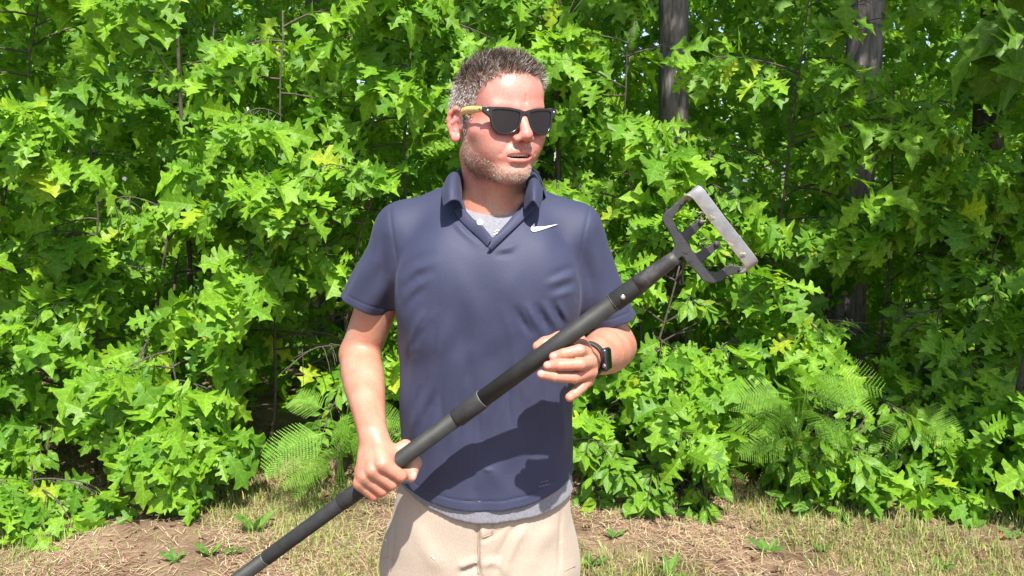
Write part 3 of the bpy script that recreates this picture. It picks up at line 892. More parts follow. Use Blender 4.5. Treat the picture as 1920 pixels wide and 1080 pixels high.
# undershirt: neck rib and a bit of print showing in the opening
NB = []
for k in range(41):
    a = 2 * math.pi * k / 40
    x = NX - .001 + .0645 * math.cos(a); y = 1.607 + .0655 * math.sin(a)
    z = 1.5145 + (y - 1.545) * .55
    NB.append([np.array([x * 1.0, y - .002, z - .009]), np.array([x, y - .0015, z]), np.array([NX + (x - NX) * .965, 1.607 + (y - 1.607) * .965, z + .009])])
NB = [[np.array([NX + (r[0] - NX) * 1.03, 1.607 + (r[1] - 1.607) * 1.03, r[2]]) for r in row] for row in NB]
sheet('neck_rib', NB, M_TEE, tee_o, .0032, 81, 5)
prn = [[(926, 436), (934, 431), (936, 434), (929, 439)], [(924, 442), (934, 437), (932, 444), (926, 449)]]
for q in prn:
    A = Acc(); pts = [hit(BVH_E, u, v, .001) for u, v in q] ; A.tube(pts[:3], .0008, 5); obj('shirt_print', A.mesh('shirt_print'), M_WHITE, tee_o)
# trousers: pocket flap, fly stitching
def stitched(name, pts, bvh, r, mat, parent, off=.0006):
    A = Acc(); A.tube([hit(bvh, u, v, off) for u, v in pts], r, 5); return obj(name, A.mesh(name), mat, parent)
M_KHAKI_TH = plain('khaki_thread', (.40, .30, .21), .8)
stitched('fly_seam', [(897 + 1.2 * math.sin(t), 977 + t * 8) for t in np.linspace(0, 12.5, 14)], BVH_T, .0009, M_KHAKI_TH, trous_o)
stitched('fly_seam', [(925 - .2 * t * t * .2, 977 + t * 2.6) if t < 9 else (924 - (t - 9) * 5, 1001 + (t - 9) * 1.7) for t in range(14)], BVH_T, .0007, M_KHAKI_TH, trous_o)
for pts in ([(714, 1047), (726, 1046), (737, 1049), (736, 1060), (733, 1072)], [(1078, 1062), (1066, 1066), (1058, 1070)]):
    stitched('pocket_edge', pts, BVH_T, .0009, M_KHAKI_TH, trous_o, .0004)
for (u, v) in ((808, 1042), (812, 1046), (890, 1053), (722, 1011)):
    A = Acc(); a = hit(BVH_T, u, v, .0006); b = hit(BVH_T, u + 3, v + 2.5, .0006); A.tube([a, b], .0011, 5); obj('paint_speck', A.mesh('paint_speck'), M_WHITE, trous_o)
# shoes (below the frame)
for s in (-1, 1):
    cxs = HIPX + .108 * s
    def shoe_sdf(p, cxs=cxs):
        d = cone(p, (cxs, 1.63, .05), (cxs + .012 * s, 1.44, .035), .043, .040)
        d = smin(d, cone(p, (cxs, 1.64, .06), (cxs, 1.63, .12), .040, .044), .03)
        return smax(d, -p[:, 2] + .002, .006)
    v, f = sdf_mesh(shoe_sdf, (cxs - .07, 1.36, -.01), (cxs + .08, 1.72, .19), .006)
    so = obj('shoe', mesh_np('shoe', v, f), plain('brown_leather', (.07, .045, .03), .6, bump=.3), person)
# ---- teeth
def teeth_sdf(q):
    d = None
    for i in range(-4, 5):
        x = i * .0054; y = -.0958 + 6.5 * x * x
        e = ell(q, (x, y, -.0535), (.0030, .0024, .0046)); d = e if d is None else smin(d, e, .0006)
    return d
v, f = sdf_mesh(teeth_sdf, (-.032, -.104, -.062), (.032, -.072, -.044), .0007)
obj('teeth', mesh_np('teeth', from_head(v), f), plain('enamel', (.72, .68, .60), .25), person)

# ---- hair: strands rooted on the scalp
def strands(name, mask_f, n, len_f, dir_f, col_f, width, mat, parent, seed, segs=3):
    rg = np.random.default_rng(seed)
    cen = BV[BF].mean(1); q = to_head(cen.astype(np.float32))
    ok = (np.abs(q[:, 0]) < .1) & (q[:, 2] > -.13) & (q[:, 2] < .14) & (q[:, 1] > -.13) & (q[:, 1] < .13)
    idx = np.nonzero(ok)[0]; w = mask_f(q[idx]); idx = idx[w > .02]; w = w[w > .02]
    pick = rg.choice(idx, n, p=w / w.sum())
    a = BV[BF[pick]]
    nrm = np.cross(a[:, 2] - a[:, 0], a[:, 3] - a[:, 1]); nrm /= np.linalg.norm(nrm, axis=1)[:, None] + 1e-12
    u = rg.random((n, 2)); root = (a[:, 0] * ((1 - u[:, :1]) * (1 - u[:, 1:])) + a[:, 1] * (u[:, :1] * (1 - u[:, 1:])) + a[:, 2] * (u[:, :1] * u[:, 1:]) + a[:, 3] * ((1 - u[:, :1]) * u[:, 1:]))
    rq = to_head(root.astype(np.float32))
    nl = nrm @ HEAD_M
    c = rq - np.array([0, -.01, .02]); nl = np.where((nl * c).sum(1, keepdims=True) < 0, -nl, nl); nrm = nl @ HEAD_M.T
    comb = dir_f(rq, nl, rg); comb = comb @ HEAD_M.T
    ln = len_f(rq, rg)[:, None]
    pts = []; p = root - nrm * .0008; d = nrm * .75 + comb * .25
    for s in range(segs + 1):
        pts.append(p)
        t = s / segs; dd = nrm * (.62 - .45 * t) + comb * (.38 + .62 * t); dd /= np.linalg.norm(dd, axis=1)[:, None] + 1e-9
        p = p + dd * ln / segs
    side = np.cross(comb, np.array([0, -1.0, 0.2])) + rg.normal(0, .35, (n, 3)); side /= np.linalg.norm(side, axis=1)[:, None] + 1e-9
    V = np.zeros((n, segs + 1, 2, 3), np.float32)
    for s in range(segs + 1):
        ww = width * (1 - .6 * s / segs)
        V[:, s, 0] = pts[s] - side * ww / 2; V[:, s, 1] = pts[s] + side * ww / 2
    b0 = np.arange(n)[:, None] * (segs + 1) * 2
    F = np.concatenate([np.stack([b0[:, 0] + 2 * s, b0[:, 0] + 2 * s + 1, b0[:, 0] + 2 * s + 3, b0[:, 0] + 2 * s + 2], 1) for s in range(segs)])
    me = mesh_np(name, V.reshape(-1, 3), F)
    cc = col_f(rq, rg); set_attr(me, 'tint', np.repeat(cc, (segs + 1) * 2, axis=0))
    return obj(name, me, mat, parent)
def hair_mat():
    m, nt, b, out = nodes_of('hair'); at = N(nt, 'ShaderNodeAttribute'); at.attribute_name = 'tint'
    L(nt, at.outputs['Color'], b.inputs['Base Color']); b.inputs['Roughness'].default_value = .42; b.inputs['Specular IOR Level'].default_value = .5
    return m
M_HAIR = hair_mat()
def topness(q): return np.clip((q[:, 2] - .058 - .25 * np.clip(q[:, 1] - .03, 0, 1)) / .03, 0, 1)
def h_len(q, g):
    t = topness(q); fr = np.clip((-q[:, 1] - .02) / .06, 0, 1)
    return (.0060 + t * .0088 + t * fr * .0025) * g.uniform(.6, 1.2, len(q)) * (1 + .3 * np.sin(170 * q[:, 0] + 2 * np.sin(90 * q[:, 1])) * np.sin(150 * q[:, 1]))
def h_dir(q, nl, g):
    t = topness(q)[:, None]
    side = np.stack([np.sign(q[:, 0]) * -.10, np.full(len(q), -.30), np.full(len(q), -.85)], 1)
    top = np.stack([np.full(len(q), .10), np.full(len(q), -.50), np.full(len(q), .55)], 1)
    cl = np.stack([np.sin(150 * q[:, 1] + 60 * q[:, 0]), np.sin(130 * q[:, 0] + 1), np.sin(140 * q[:, 0] + 110 * q[:, 1])], 1) * .35
    d = side * (1 - t) + top * t + cl * (.15 + .85 * t) + g.normal(0, .22, (len(q), 3))
    return d / np.linalg.norm(d, axis=1)[:, None]
def h_col(q, g):
    t = topness(q); fr = np.clip((-q[:, 1] - .055) / .03, 0, 1)
    pg = .74 - .50 * t + .16 * fr
    cl = .5 + .5 * np.sin(310 * q[:, 0] + 3 * np.sin(190 * q[:, 1])) * np.sin(260 * q[:, 1] + 120 * q[:, 2])
    gray = g.random(len(q)) < pg * (.55 + .9 * cl)
    k = g.uniform(.6, 1.25, len(q))[:, None]
    return np.where(gray[:, None], np.array([.40, .35, .295]) * k, np.array([.060, .040, .028]) * k)
strands('hair', scalp_w, 19000, h_len, h_dir, h_col, .00085, M_HAIR, person, 5)
def b_dir(q, nl, g):
    d = np.stack([q[:, 0] * 2, np.full(len(q), -.35), np.full(len(q), -.8)], 1) + g.normal(0, .3, (len(q), 3))
    return d / np.linalg.norm(d, axis=1)[:, None]
def b_col(q, g):
    chin = np.clip((-q[:, 1] - .05) / .03, 0, 1) * (q[:, 2] < -.06)
    gray = g.random(len(q)) < .16 + .58 * chin
    k = g.uniform(.65, 1.2, len(q))[:, None]
    return np.where(gray[:, None], np.array([.46, .385, .31]) * k, np.array([.13, .082, .056]) * k)
strands('beard', beard_w, 8000, lambda q, g: .0028 * g.uniform(.6, 1.3, len(q)), b_dir, b_col, .00048, M_HAIR, person, 9, 2)
# ================================================================ SUNGLASSES
GL_O = from_head((0, -.1060, .0100)); GS = .94
GL_M = np.array(Matrix(HEAD_M.tolist()) @ Matrix.Rotation(R(-1.5), 3, 'X'), np.float32)
def from_gl(q): return (np.asarray(q, float) * np.array([GS, GS, GS * .93])) @ GL_M.T + GL_O
sg = empty('sunglasses', tuple(GL_O)); tag(sg, "black framed sunglasses with pale bamboo temples on the man's face", 'sunglasses')
LENS = catmull(np.array([(.0105, .0140), (.030, .0178), (.0560, .0178), (.0590, .0070), (.0565, -.0100), (.0470, -.0215), (.0290, -.0225), (.0160, -.0140), (.0105, .0010), (.0095, .0090), (.0105, .0140)]), 36)[:-1]
WING = np.array([(.050, .0225), (.0735, .0235), (.0742, .0150), (.0640, .0060), (.050, .010)])
BRID = np.array([(-.002, .0165), (.016, .0195), (.016, .0070), (.0075, .0075), (-.002, .0095)])
WRAP = 2.7
def gl_lens2(q): return poly_sd(np.abs(q[:, 0]), q[:, 2], LENS)
def gl_frame(q):
    x, z = np.abs(q[:, 0]), q[:, 2]; l = gl_lens2(q)
    out = smin(l - .0040 - .0012 * np.clip(z / .015, 0, 1), poly_sd(x, z, WING) - .001, .002)
    out = smin(out, poly_sd(x, z, BRID), .003)
    f = np.maximum(out, -(l + .0004))
    return smax(f, np.abs(q[:, 1] - WRAP * q[:, 0] ** 2) - .0022, .0012)
v, f = sdf_mesh(gl_frame, (-.080, -.006, -.030), (.080, .024, .030), .0008)
M_BLK = plain('black_acetate', (.012, .010, .011), .16, spec=.6)
obj('front_frame', mesh_np('front_frame', from_gl(v), f), M_BLK, sg)
m, nt, b, out = nodes_of('smoked_lens')
b.inputs['Base Color'].default_value = (.014, .009, .013, 1); b.inputs['Roughness'].default_value = .03; b.inputs['Specular IOR Level'].default_value = .35
tr = N(nt, 'ShaderNodeBsdfTransparent'); tr.inputs[0].default_value = (.35, .28, .32, 1)
ms = N(nt, 'ShaderNodeMixShader'); ms.inputs[0].default_value = .07
L(nt, b.outputs[0], ms.inputs[1]); L(nt, tr.outputs[0], ms.inputs[2]); L(nt, ms.outputs[0], out.inputs[0])
M_LENS = m
for s in (-1, 1):
    def lens(q, s=s):
        l = gl_lens2(q) - .0006
        d = np.maximum(l, np.abs(q[:, 1] - WRAP * q[:, 0] ** 2 - .0004) - .0010)
        return np.where(q[:, 0] * s > 0, d, .01)
    v, f = sdf_mesh(lens, (-.066 if s < 0 else .004, -.004, -.026), (-.004 if s < 0 else .066, .018, .024), .0009)
    obj('lens', mesh_np('lens', from_gl(v), f), M_LENS, sg)
def bamboo():
    m, nt, b, out = nodes_of('bamboo'); tc = N(nt, 'ShaderNodeTexCoord')
    mp = N(nt, 'ShaderNodeMapping'); mp.inputs['Scale'].default_value = (60, 60, 900); L(nt, tc.outputs['Object'], mp.inputs['Vector'])
    nz = N(nt, 'ShaderNodeTexNoise'); nz.inputs['Scale'].default_value = 1; L(nt, mp.outputs[0], nz.inputs['Vector'])
    r = N(nt, 'ShaderNodeValToRGB'); r.color_ramp.elements[0].color = (.50, .34, .12, 1); r.color_ramp.elements[1].color = (.68, .50, .20, 1)
    r.color_ramp.elements[0].position = .35; r.color_ramp.elements[1].position = .65
    L(nt, nz.outputs['Fac'], r.inputs['Fac']); L(nt, r.outputs['Color'], b.inputs['Base Color']); b.inputs['Roughness'].default_value = .45
    return m
M_BAM = bamboo()
M_STEEL = plain('bright_steel', (.75, .75, .75), .25, metal=1.0)
for s in (-1, 1):
    path = catmull([(.0722 * s, .0125, .0190), (.0745 * s, .040, .0205), (.0752 * s, .075, .0205), (.0735 * s, .098, .0170), (.0715 * s, .118, .002)], 16)
    hh = np.interp(np.linspace(0, 1, 16), [0, .08, .35, .7, 1], [.0042, .0050, .0072, .0058, .0034])
    V = []; F = []
    for i, (p, h_) in enumerate(zip(path, hh)):
        for dx, dz in ((-.0014, -1), (.0014, -1), (.0018, -.8), (.0018, .8), (.0014, 1), (-.0014, 1)):
            V.append(p + np.array([dx, 0, dz * h_]))
    for i in range(15):
        for j in range(6): F.append((i * 6 + j, i * 6 + (j + 1) % 6, (i + 1) * 6 + (j + 1) % 6, (i + 1) * 6 + j))
    F += [tuple(range(5, -1, -1)), tuple(range(90, 96))]
    to = obj('temple', mesh_py('temple', from_gl(V), F), M_BAM, sg)
    # printed mark and rivets
    c = np.array([(.0748) * s + .0016 * s, .0235, .0198])
    q = [c + np.array([0, dy, dz]) for dy, dz in ((-.0018, -.0013), (.0018, -.0013), (.0018, .0013), (-.0018, .0013))]
    q2 = [x - np.array([.0012 * s, 0, 0]) for x in q]
    obj('temple_mark', mesh_py('temple_mark', from_gl(q + q2), [(0, 1, 2, 3), (7, 6, 5, 4), (0, 4, 5, 1), (1, 5, 6, 2), (2, 6, 7, 3), (3, 7, 4, 0)], False), M_DARK, to)
    rc = np.array([.0668 * s, WRAP * .0668 ** 2 - .0021, .0172])
    Vr, Fr = tube([rc, rc + np.array([0, -.0009, 0])], [.0022, .0017], 10)
    obj('rivet', mesh_py('rivet', from_gl(Vr), Fr), M_STEEL, sg)

# ================================================================ WRISTWATCH
wa = (L_EL - LW) / np.linalg.norm(L_EL - LW)
wc = LW + wa * .022
wn_ = np.array([.90, -.42, .10]); wn_ = wn_ - wa * np.dot(wn_, wa); wn_ /= np.linalg.norm(wn_)
wb = np.cross(wa, wn_)
watch = empty('wristwatch', tuple(wc)); tag(watch, "black smartwatch with dark strap on the man's left wrist", 'watch')
def to_w(p): return (p - wc.astype(np.float32)) @ np.stack([wa, wb, wn_], 1).astype(np.float32)     # along arm, across, out
def from_w(q): return np.asarray(q, float) @ np.stack([wa, wb, wn_], 1).T + wc
def band(q):
    r = np.sqrt((q[:, 1] / 1.02) ** 2 + (q[:, 2] / 1.0) ** 2)
    return smax(np.abs(r - .0282) - .0017, np.abs(q[:, 0]) - .0105, .001)
v, f = sdf_mesh(band, (-.016, -.036, -.036), (.016, .036, .036), .0012)
obj('strap', mesh_np('strap', from_w(v), f), plain('dark_rubber', (.035, .033, .034), .55), watch)
def rbox(q, c, h, r):
    a = np.abs(q - np.asarray(c, np.float32)) - (np.asarray(h, np.float32) - r)
    return np.sqrt((np.maximum(a, 0) ** 2).sum(1)) + np.minimum(a.max(1), 0) - r
v, f = sdf_mesh(lambda q: rbox(q, (0, 0, .0315), (.0165, .0190, .0055), .0048), (-.020, -.023, .023), (.020, .023, .040), .0010)
case = obj('case', mesh_np('case', from_w(v), f), plain('dark_aluminium', (.10, .10, .11), .35, metal=.9), watch)
v, f = sdf_mesh(lambda q: smax(rbox(q, (0, 0, .0322), (.0155, .0180, .0056), .0042), .0348 - q[:, 2], .0004), (-.020, -.023, .031), (.020, .023, .041), .0010)
obj('screen', mesh_np('screen', from_w(v), f), plain('black_glass', (.006, .006, .008), .05, spec=.6), case)
Vr, Fr = tube([(-.0160, .008, .0315), (-.0185, .008, .0315)], .0032, 12); obj('crown', mesh_py('crown', from_w(Vr), Fr), M_STEEL, case)

# ================================================================ STIRRUP HOE
hoe = empty('stirrup_hoe', tuple(POLE_A + (POLE_A - POLE_B) * .55))
tag(hoe, 'long black stirrup hoe with worn steel blade held diagonally across the man', 'hoe')
def M_pole():
    m, nt, b, out = nodes_of('black_coated_tube'); tc = N(nt, 'ShaderNodeTexCoord')
    n1 = N(nt, 'ShaderNodeTexNoise'); n1.inputs['Scale'].default_value = 60; n1.inputs['Detail'].default_value = 8
    L(nt, tc.outputs['Object'], n1.inputs['Vector'])
    r = N(nt, 'ShaderNodeValToRGB'); r.color_ramp.elements[0].color = (.021, .022, .021, 1); r.color_ramp.elements[1].color = (.033, .034, .031, 1)
    r.color_ramp.elements[0].position = .35; r.color_ramp.elements[1].position = .75
    L(nt, n1.outputs['Fac'], r.inputs['Fac']); L(nt, r.outputs['Color'], b.inputs['Base Color'])
    b.inputs['Roughness'].default_value = .58; b.inputs['Specular IOR Level'].default_value = .35
    n2 = N(nt, 'ShaderNodeTexNoise'); n2.inputs['Scale'].default_value = 700; L(nt, tc.outputs['Object'], n2.inputs['Vector'])
    bp = N(nt, 'ShaderNodeBump'); bp.inputs['Strength'].default_value = .25; bp.inputs['Distance'].default_value = .001
    L(nt, n2.outputs['Fac'], bp.inputs['Height']); L(nt, bp.outputs[0], b.inputs['Normal'])
    return m
M_POLE = M_pole(); M_GRIP = plain('black_grip_rubber', (.020, .020, .021), .75, noise=.25, nscale=90, bump=.35, bscale=500)
M_RING = plain('pale_worn_ring', (.13, .13, .125), .4)
def seg(name, us, rs, mat, k=28, parent=None):
    path = [pole_at(u) if not isinstance(u, np.ndarray) else u for u in us]
    return obj(name, mesh_py(name, *tube(path, rs, k)), mat, parent or hoe)
p_end = POLE_A + (POLE_A - POLE_B) * .55
seg('handle_tube', [p_end, 500], [.0122, .0122], M_POLE)
seg('handle_tube', [640, 672, 858], [.0126, .0130, .0134], M_POLE)
seg('handle_tube', [900, 1152], [.0137, .0137], M_POLE)
seg('grip_sleeve', [498, 500, 640, 642], [.0118, .0127, .0127, .0118], M_GRIP)
seg('grip_sleeve', [640, 642, 676, 678], [.0126, .0139, .0139, .0128], M_GRIP)
seg('coupling_collar', [855, 857.5, 903, 905.5], [.0138, .0155, .0155, .0140], M_GRIP)
seg('coupling_collar', [1150, 1152, 1192, 1212, 1240, 1262], [.0140, .0150, .0148, .0134, .0110, .0098], M_POLE)
for u, rr in ((904.8, .0152), (1151.2, .0148), (499.0, .0129), (677, .0136)):
    seg('ring', [u - .35, u + .35], [rr, rr], M_RING)
# worn metal ferrule
def M_worn():
    m, nt, b, out = nodes_of('worn_ferrule'); tc = N(nt, 'ShaderNodeTexCoord')
    n1 = N(nt, 'ShaderNodeTexNoise'); n1.inputs['Scale'].default_value = 45; n1.inputs['Detail'].default_value = 9; n1.inputs['Roughness'].default_value = .7
    L(nt, tc.outputs['Object'], n1.inputs['Vector'])
    r = N(nt, 'ShaderNodeValToRGB'); e = r.color_ramp.elements; e[0].position = .42; e[0].color = (.028, .026, .025, 1); e[1].position = .85; e[1].color = (.13, .12, .11, 1)
    L(nt, n1.outputs['Fac'], r.inputs['Fac']); L(nt, r.outputs['Color'], b.inputs['Base Color']); b.inputs['Roughness'].default_value = .55
    bp = N(nt, 'ShaderNodeBump'); bp.inputs['Strength'].default_value = .4; bp.inputs['Distance'].default_value = .001; L(nt, n1.outputs['Fac'], bp.inputs['Height']); L(nt, bp.outputs[0], b.inputs['Normal'])
    return m
M_WORN = M_worn()
seg('ferrule', [1196, 1212, 1240, 1258, 1268], [.0151, .0137, .0118, .0107, .0092], M_WORN)
bo = pole_at(1163) + np.array([.002, -.0142, .003]); Vr, Fr = tube([bo, bo + np.array([.0005, -.0022, .0006]), bo + np.array([.0007, -.0034, .0009])], [.0042, .0040, .0022], 12)
obj('bolt', mesh_py('bolt', Vr, Fr), M_STEEL, hoe)
# yoke: stamped plate with four prongs
YH = 1.327
px2 = lambda x, y: P(1180 + x / 4.5, 320 + y / 4.5, YH)[[0, 2]]
bars = [([(300, 800), (370, 735), (450, 640)], [30, 34, 60]), ([(330, 430), (420, 590), (520, 740), (650, 890), (690, 905)], [34, 42, 46, 40, 36]),
        ([(330, 440), (318, 400), (335, 370), (400, 310), (450, 262)], [32, 34, 34, 30, 30]), ([(440, 575), (530, 500), (606, 436)], [44, 33, 30]),
        ([(590, 735), (660, 680), (735, 622)], [44, 33, 30]), ([(650, 885), (700, 905), (760, 890), (850, 835), (950, 838)], [34, 36, 36, 38, 30])]
bars = [([px2(*q) for q in c], [w / 4.5 / 1270 * 1.02 for w in ws]) for c, ws in bars]
def yoke(p):
    d = None; q2 = p[:, [0, 2]]
    for c, ws in bars:
        for i in range(len(c) - 1):
            a, b_ = c[i].astype(np.float32), c[i + 1].astype(np.float32); ab = b_ - a
            t = np.clip(((q2 - a) @ ab) / (ab @ ab), 0, 1)
            e = np.sqrt(((q2 - a - t[:, None] * ab) ** 2).sum(1)) - (ws[i] + (ws[i + 1] - ws[i]) * t)
            d = e if d is None else smin(d, e, .004)
    return smax(d, np.abs(p[:, 1] - YH) - .0028, .0010)
v, f = sdf_mesh(yoke, (.19, YH - .008, 1.42), (.38, YH + .008, 1.74), .0011)
obj('yoke', mesh_np('yoke', v, f), plain('dark_painted_steel', (.038, .038, .040), .45, noise=.2, nscale=50, bump=.25, bscale=300), hoe)
# stirrup blade: steel strap bent round the prong ends
def M_blade():
    m, nt, b, out = nodes_of('worn_blade_steel'); tc = N(nt, 'ShaderNodeTexCoord')
    n1 = N(nt, 'ShaderNodeTexNoise'); n1.inputs['Scale'].default_value = 55; n1.inputs['Detail'].default_value = 9; n1.inputs['Roughness'].default_value = .65
    L(nt, tc.outputs['Object'], n1.inputs['Vector'])
    at = N(nt, 'ShaderNodeAttribute'); at.attribute_name = 'edge'
    ad = N(nt, 'ShaderNodeMath', operation='MULTIPLY_ADD'); ad.inputs[1].default_value = .75; L(nt, at.outputs['Fac'], ad.inputs[0]); L(nt, n1.outputs['Fac'], ad.inputs[2])
    r = N(nt, 'ShaderNodeValToRGB'); e = r.color_ramp.elements; e[0].position = .40; e[0].color = (.19, .19, .20, 1); e[1].position = 1.0; e[1].color = (.42, .38, .31, 1)
    x = e.new(.66); x.color = (.25, .25, .26, 1)
    L(nt, ad.outputs[0], r.inputs['Fac']); L(nt, r.outputs['Color'], b.inputs['Base Color'])
    b.inputs['Metallic'].default_value = .35; b.inputs['Roughness'].default_value = .5
    bp = N(nt, 'ShaderNodeBump'); bp.inputs['Strength'].default_value = .3; bp.inputs['Distance'].default_value = .001; L(nt, n1.outputs['Fac'], bp.inputs['Height']); L(nt, bp.outputs[0], b.inputs['Normal'])
    return m
M_BLADE = M_blade()
q_ = lambda x, y, Y: P(1180 + x / 4.5, 320 + y / 4.5, Y)
bpts = [q_(478, 262, YH + .001), q_(480, 235, YH - .010), q_(500, 196, YH - .024), q_(535, 170, YH - .033), q_(575, 190, YH - .037), q_(640, 270, YH - .038), q_(790, 470, YH - .039), q_(940, 660, YH - .038),
        q_(1020, 765, YH - .037), q_(1036, 800, YH - .032), q_(1020, 820, YH - .022), q_(985, 825, YH - .010), q_(960, 830, YH + .001)]
bp_ = catmull(bpts, 60); wdir = np.array([.77, -.10, .62]); wdir /= np.linalg.norm(wdir)
BWH, BTH = .0098, .0012
V = []; F = []; edge = []
for i in range(60):
    T = bp_[min(i + 1, 59)] - bp_[max(i - 1, 0)]; T /= np.linalg.norm(T)
    w_ = wdir - T * np.dot(wdir, T) * .6; w_ /= np.linalg.norm(w_); n_ = np.cross(T, w_); n_ /= np.linalg.norm(n_)
    for a, bb, e_ in ((-1, -.35, 1), (-.8, -1, .55), (.0, -1, .1), (.93, -1, .1), (1, -.5, .5), (1, .5, .5), (.9, 1, 0), (-.8, 1, .4), (-1, .35, 1)):
        V.append(bp_[i] + w_ * a * BWH + n_ * bb * BTH); edge.append(e_)
k = 9
for i in range(59):
    for j in range(k): F.append((i * k + j, i * k + (j + 1) % k, (i + 1) * k + (j + 1) % k, (i + 1) * k + j))
F += [tuple(range(k)), tuple(range(59 * k, 60 * k))[::-1]]
me = mesh_py('blade', V, F); bm = bmesh.new(); bm.from_mesh(me); bmesh.ops.recalc_face_normals(bm, faces=bm.faces[:]); bm.to_mesh(me); bm.free()
set_attr(me, 'edge', edge, 'FLOAT')
for p_ in me.polygons: p_.use_smooth = True
blade_o = obj('blade', me, M_BLADE, hoe)
es = blade_o.modifiers.new('es', 'EDGE_SPLIT'); es.split_angle = R(40)
for a, b_ in (((470, 250), YH - .004), ((940, 838), YH - .004), ((604, 436), YH - .003), ((735, 622), YH - .003)):
    c = q_(*a, b_); Vr, Fr = tube([c, c + np.array([0, -.003, 0])], [.0042, .0034], 6); obj('bolt', mesh_py('bolt', Vr, Fr), M_WORN, hoe)
M_STRAW_B = plain('dry_straw', (.52, .44, .28), .8)
rg = random.Random(4)
for i, (x, y) in enumerate([(560, 345), (680, 378), (925, 700), (940, 690), (840, 610), (606, 425)]):
    c = q_(x, y, YH - .0415)
    a_ = rg.uniform(-.6, 1.2); pts = [c + np.array([.0026 * t * math.cos(a_) + .0008 * math.sin(t * 2 + i), -.001 * (t == 1), .0026 * t * math.sin(a_) + .0006 * math.cos(t * 2)]) for t in range(4)]
    obj('grass_scrap', mesh_py('grass_scrap', *tube(catmull(pts, 8), [.0005] * 8, 5)), M_STRAW_B, blade_o)
# ================================================================ LEAVES
def leaf_material(name, c1, c2, trans, rough=.42):
    """two tones of green, per leaf, with light coming through the blade"""
    m, nt, b, out = nodes_of(name)
    oi = N(nt, 'ShaderNodeObjectInfo'); ge = N(nt, 'ShaderNodeNewGeometry')
    ad = N(nt, 'ShaderNodeMath', operation='ADD'); L(nt, oi.outputs['Random'], ad.inputs[0]); L(nt, ge.outputs['Random Per Island'], ad.inputs[1])
    fr = N(nt, 'ShaderNodeMath', operation='FRACT'); L(nt, ad.outputs[0], fr.inputs[0])
    r = N(nt, 'ShaderNodeValToRGB'); e = r.color_ramp.elements
    e[0].color = (*c1, 1); e[1].color = (*c2, 1); x = e.new(.965); x.color = (*c2, 1); y = e.new(.985); y.color = (c2[0] * 1.45, c2[1] * 1.05, c2[2], 1); e[-1].position = 1
    e[-1].color = y.color
    L(nt, fr.outputs[0], r.inputs['Fac'])
    tc = N(nt, 'ShaderNodeTexCoord'); nz = N(nt, 'ShaderNodeTexNoise'); nz.inputs['Scale'].default_value = 14; nz.inputs['Detail'].default_value = 4
    L(nt, tc.outputs['Object'], nz.inputs['Vector'])
    mr = N(nt, 'ShaderNodeMapRange'); mr.inputs['From Min'].default_value = .3; mr.inputs['From Max'].default_value = .7; mr.inputs['To Min'].default_value = .8; mr.inputs['To Max'].default_value = 1.2
    L(nt, nz.outputs['Fac'], mr.inputs['Value'])
    sc = N(nt, 'ShaderNodeVectorMath', operation='SCALE'); L(nt, r.outputs['Color'], sc.inputs[0]); L(nt, mr.outputs[0], sc.inputs['Scale'])
    va = N(nt, 'ShaderNodeAttribute'); va.attribute_name = 'vein'; sp = N(nt, 'ShaderNodeSeparateColor'); L(nt, va.outputs['Color'], sp.inputs[0])
    ph = N(nt, 'ShaderNodeMath', operation='MULTIPLY_ADD'); L(nt, sp.outputs[1], ph.inputs[0]); ph.inputs[1].default_value = -.8; L(nt, sp.outputs[0], ph.inputs[2])
    pm = N(nt, 'ShaderNodeMath', operation='PINGPONG'); L(nt, ph.outputs[0], pm.inputs[0]); pm.inputs[1].default_value = .09
    mn = N(nt, 'ShaderNodeMath', operation='MINIMUM'); L(nt, sp.outputs[1], mn.inputs[0]); L(nt, pm.outputs[0], mn.inputs[1])
    vr = N(nt, 'ShaderNodeMapRange'); vr.inputs['From Min'].default_value = .006; vr.inputs['From Max'].default_value = .022; vr.inputs['To Min'].default_value = 1.28; vr.inputs['To Max'].default_value = .97
    L(nt, mn.outputs[0], vr.inputs['Value'])
    sv = N(nt, 'ShaderNodeVectorMath', operation='SCALE'); L(nt, sc.outputs[0], sv.inputs[0]); L(nt, vr.outputs[0], sv.inputs['Scale']); sc = sv
    L(nt, sc.outputs[0], b.inputs['Base Color']); b.inputs['Roughness'].default_value = rough + .06; b.inputs['Specular IOR Level'].default_value = .32
    tl = N(nt, 'ShaderNodeBsdfTranslucent'); s2 = N(nt, 'ShaderNodeVectorMath', operation='MULTIPLY'); s2.inputs[1].default_value = (1.22, 1.25, .6)
    L(nt, sc.outputs[0], s2.inputs[0]); L(nt, s2.outputs[0], tl.inputs['Color'])
    ms = N(nt, 'ShaderNodeMixShader'); ms.inputs[0].default_value = trans
    L(nt, b.outputs[0], ms.inputs[1]); L(nt, tl.outputs[0], ms.inputs[2]); L(nt, ms.outputs[0], out.inputs[0])
    return m
M_OAK = leaf_material('oak_leaf', (.094, .235, .019), (.238, .430, .029), .45)
M_MAPLE = leaf_material('maple_leaf', (.075, .180, .022), (.135, .275, .022), .40)
M_BROAD = leaf_material('broad_leaf', (.10, .225, .022), (.165, .315, .025), .38)
M_FERN = leaf_material('fern_green', (.095, .215, .026), (.16, .30, .030), .38, .6)
M_WEED = leaf_material('weed_green', (.075, .17, .030), (.13, .25, .035), .35, .5)
M_GRASS = leaf_material('grass_green', (.13, .19, .045), (.30, .31, .11), .3, .6)
M_BARK = plain('young_bark', (.070, .056, .042), .85, noise=.35, nscale=60, bump=.5, bscale=150)

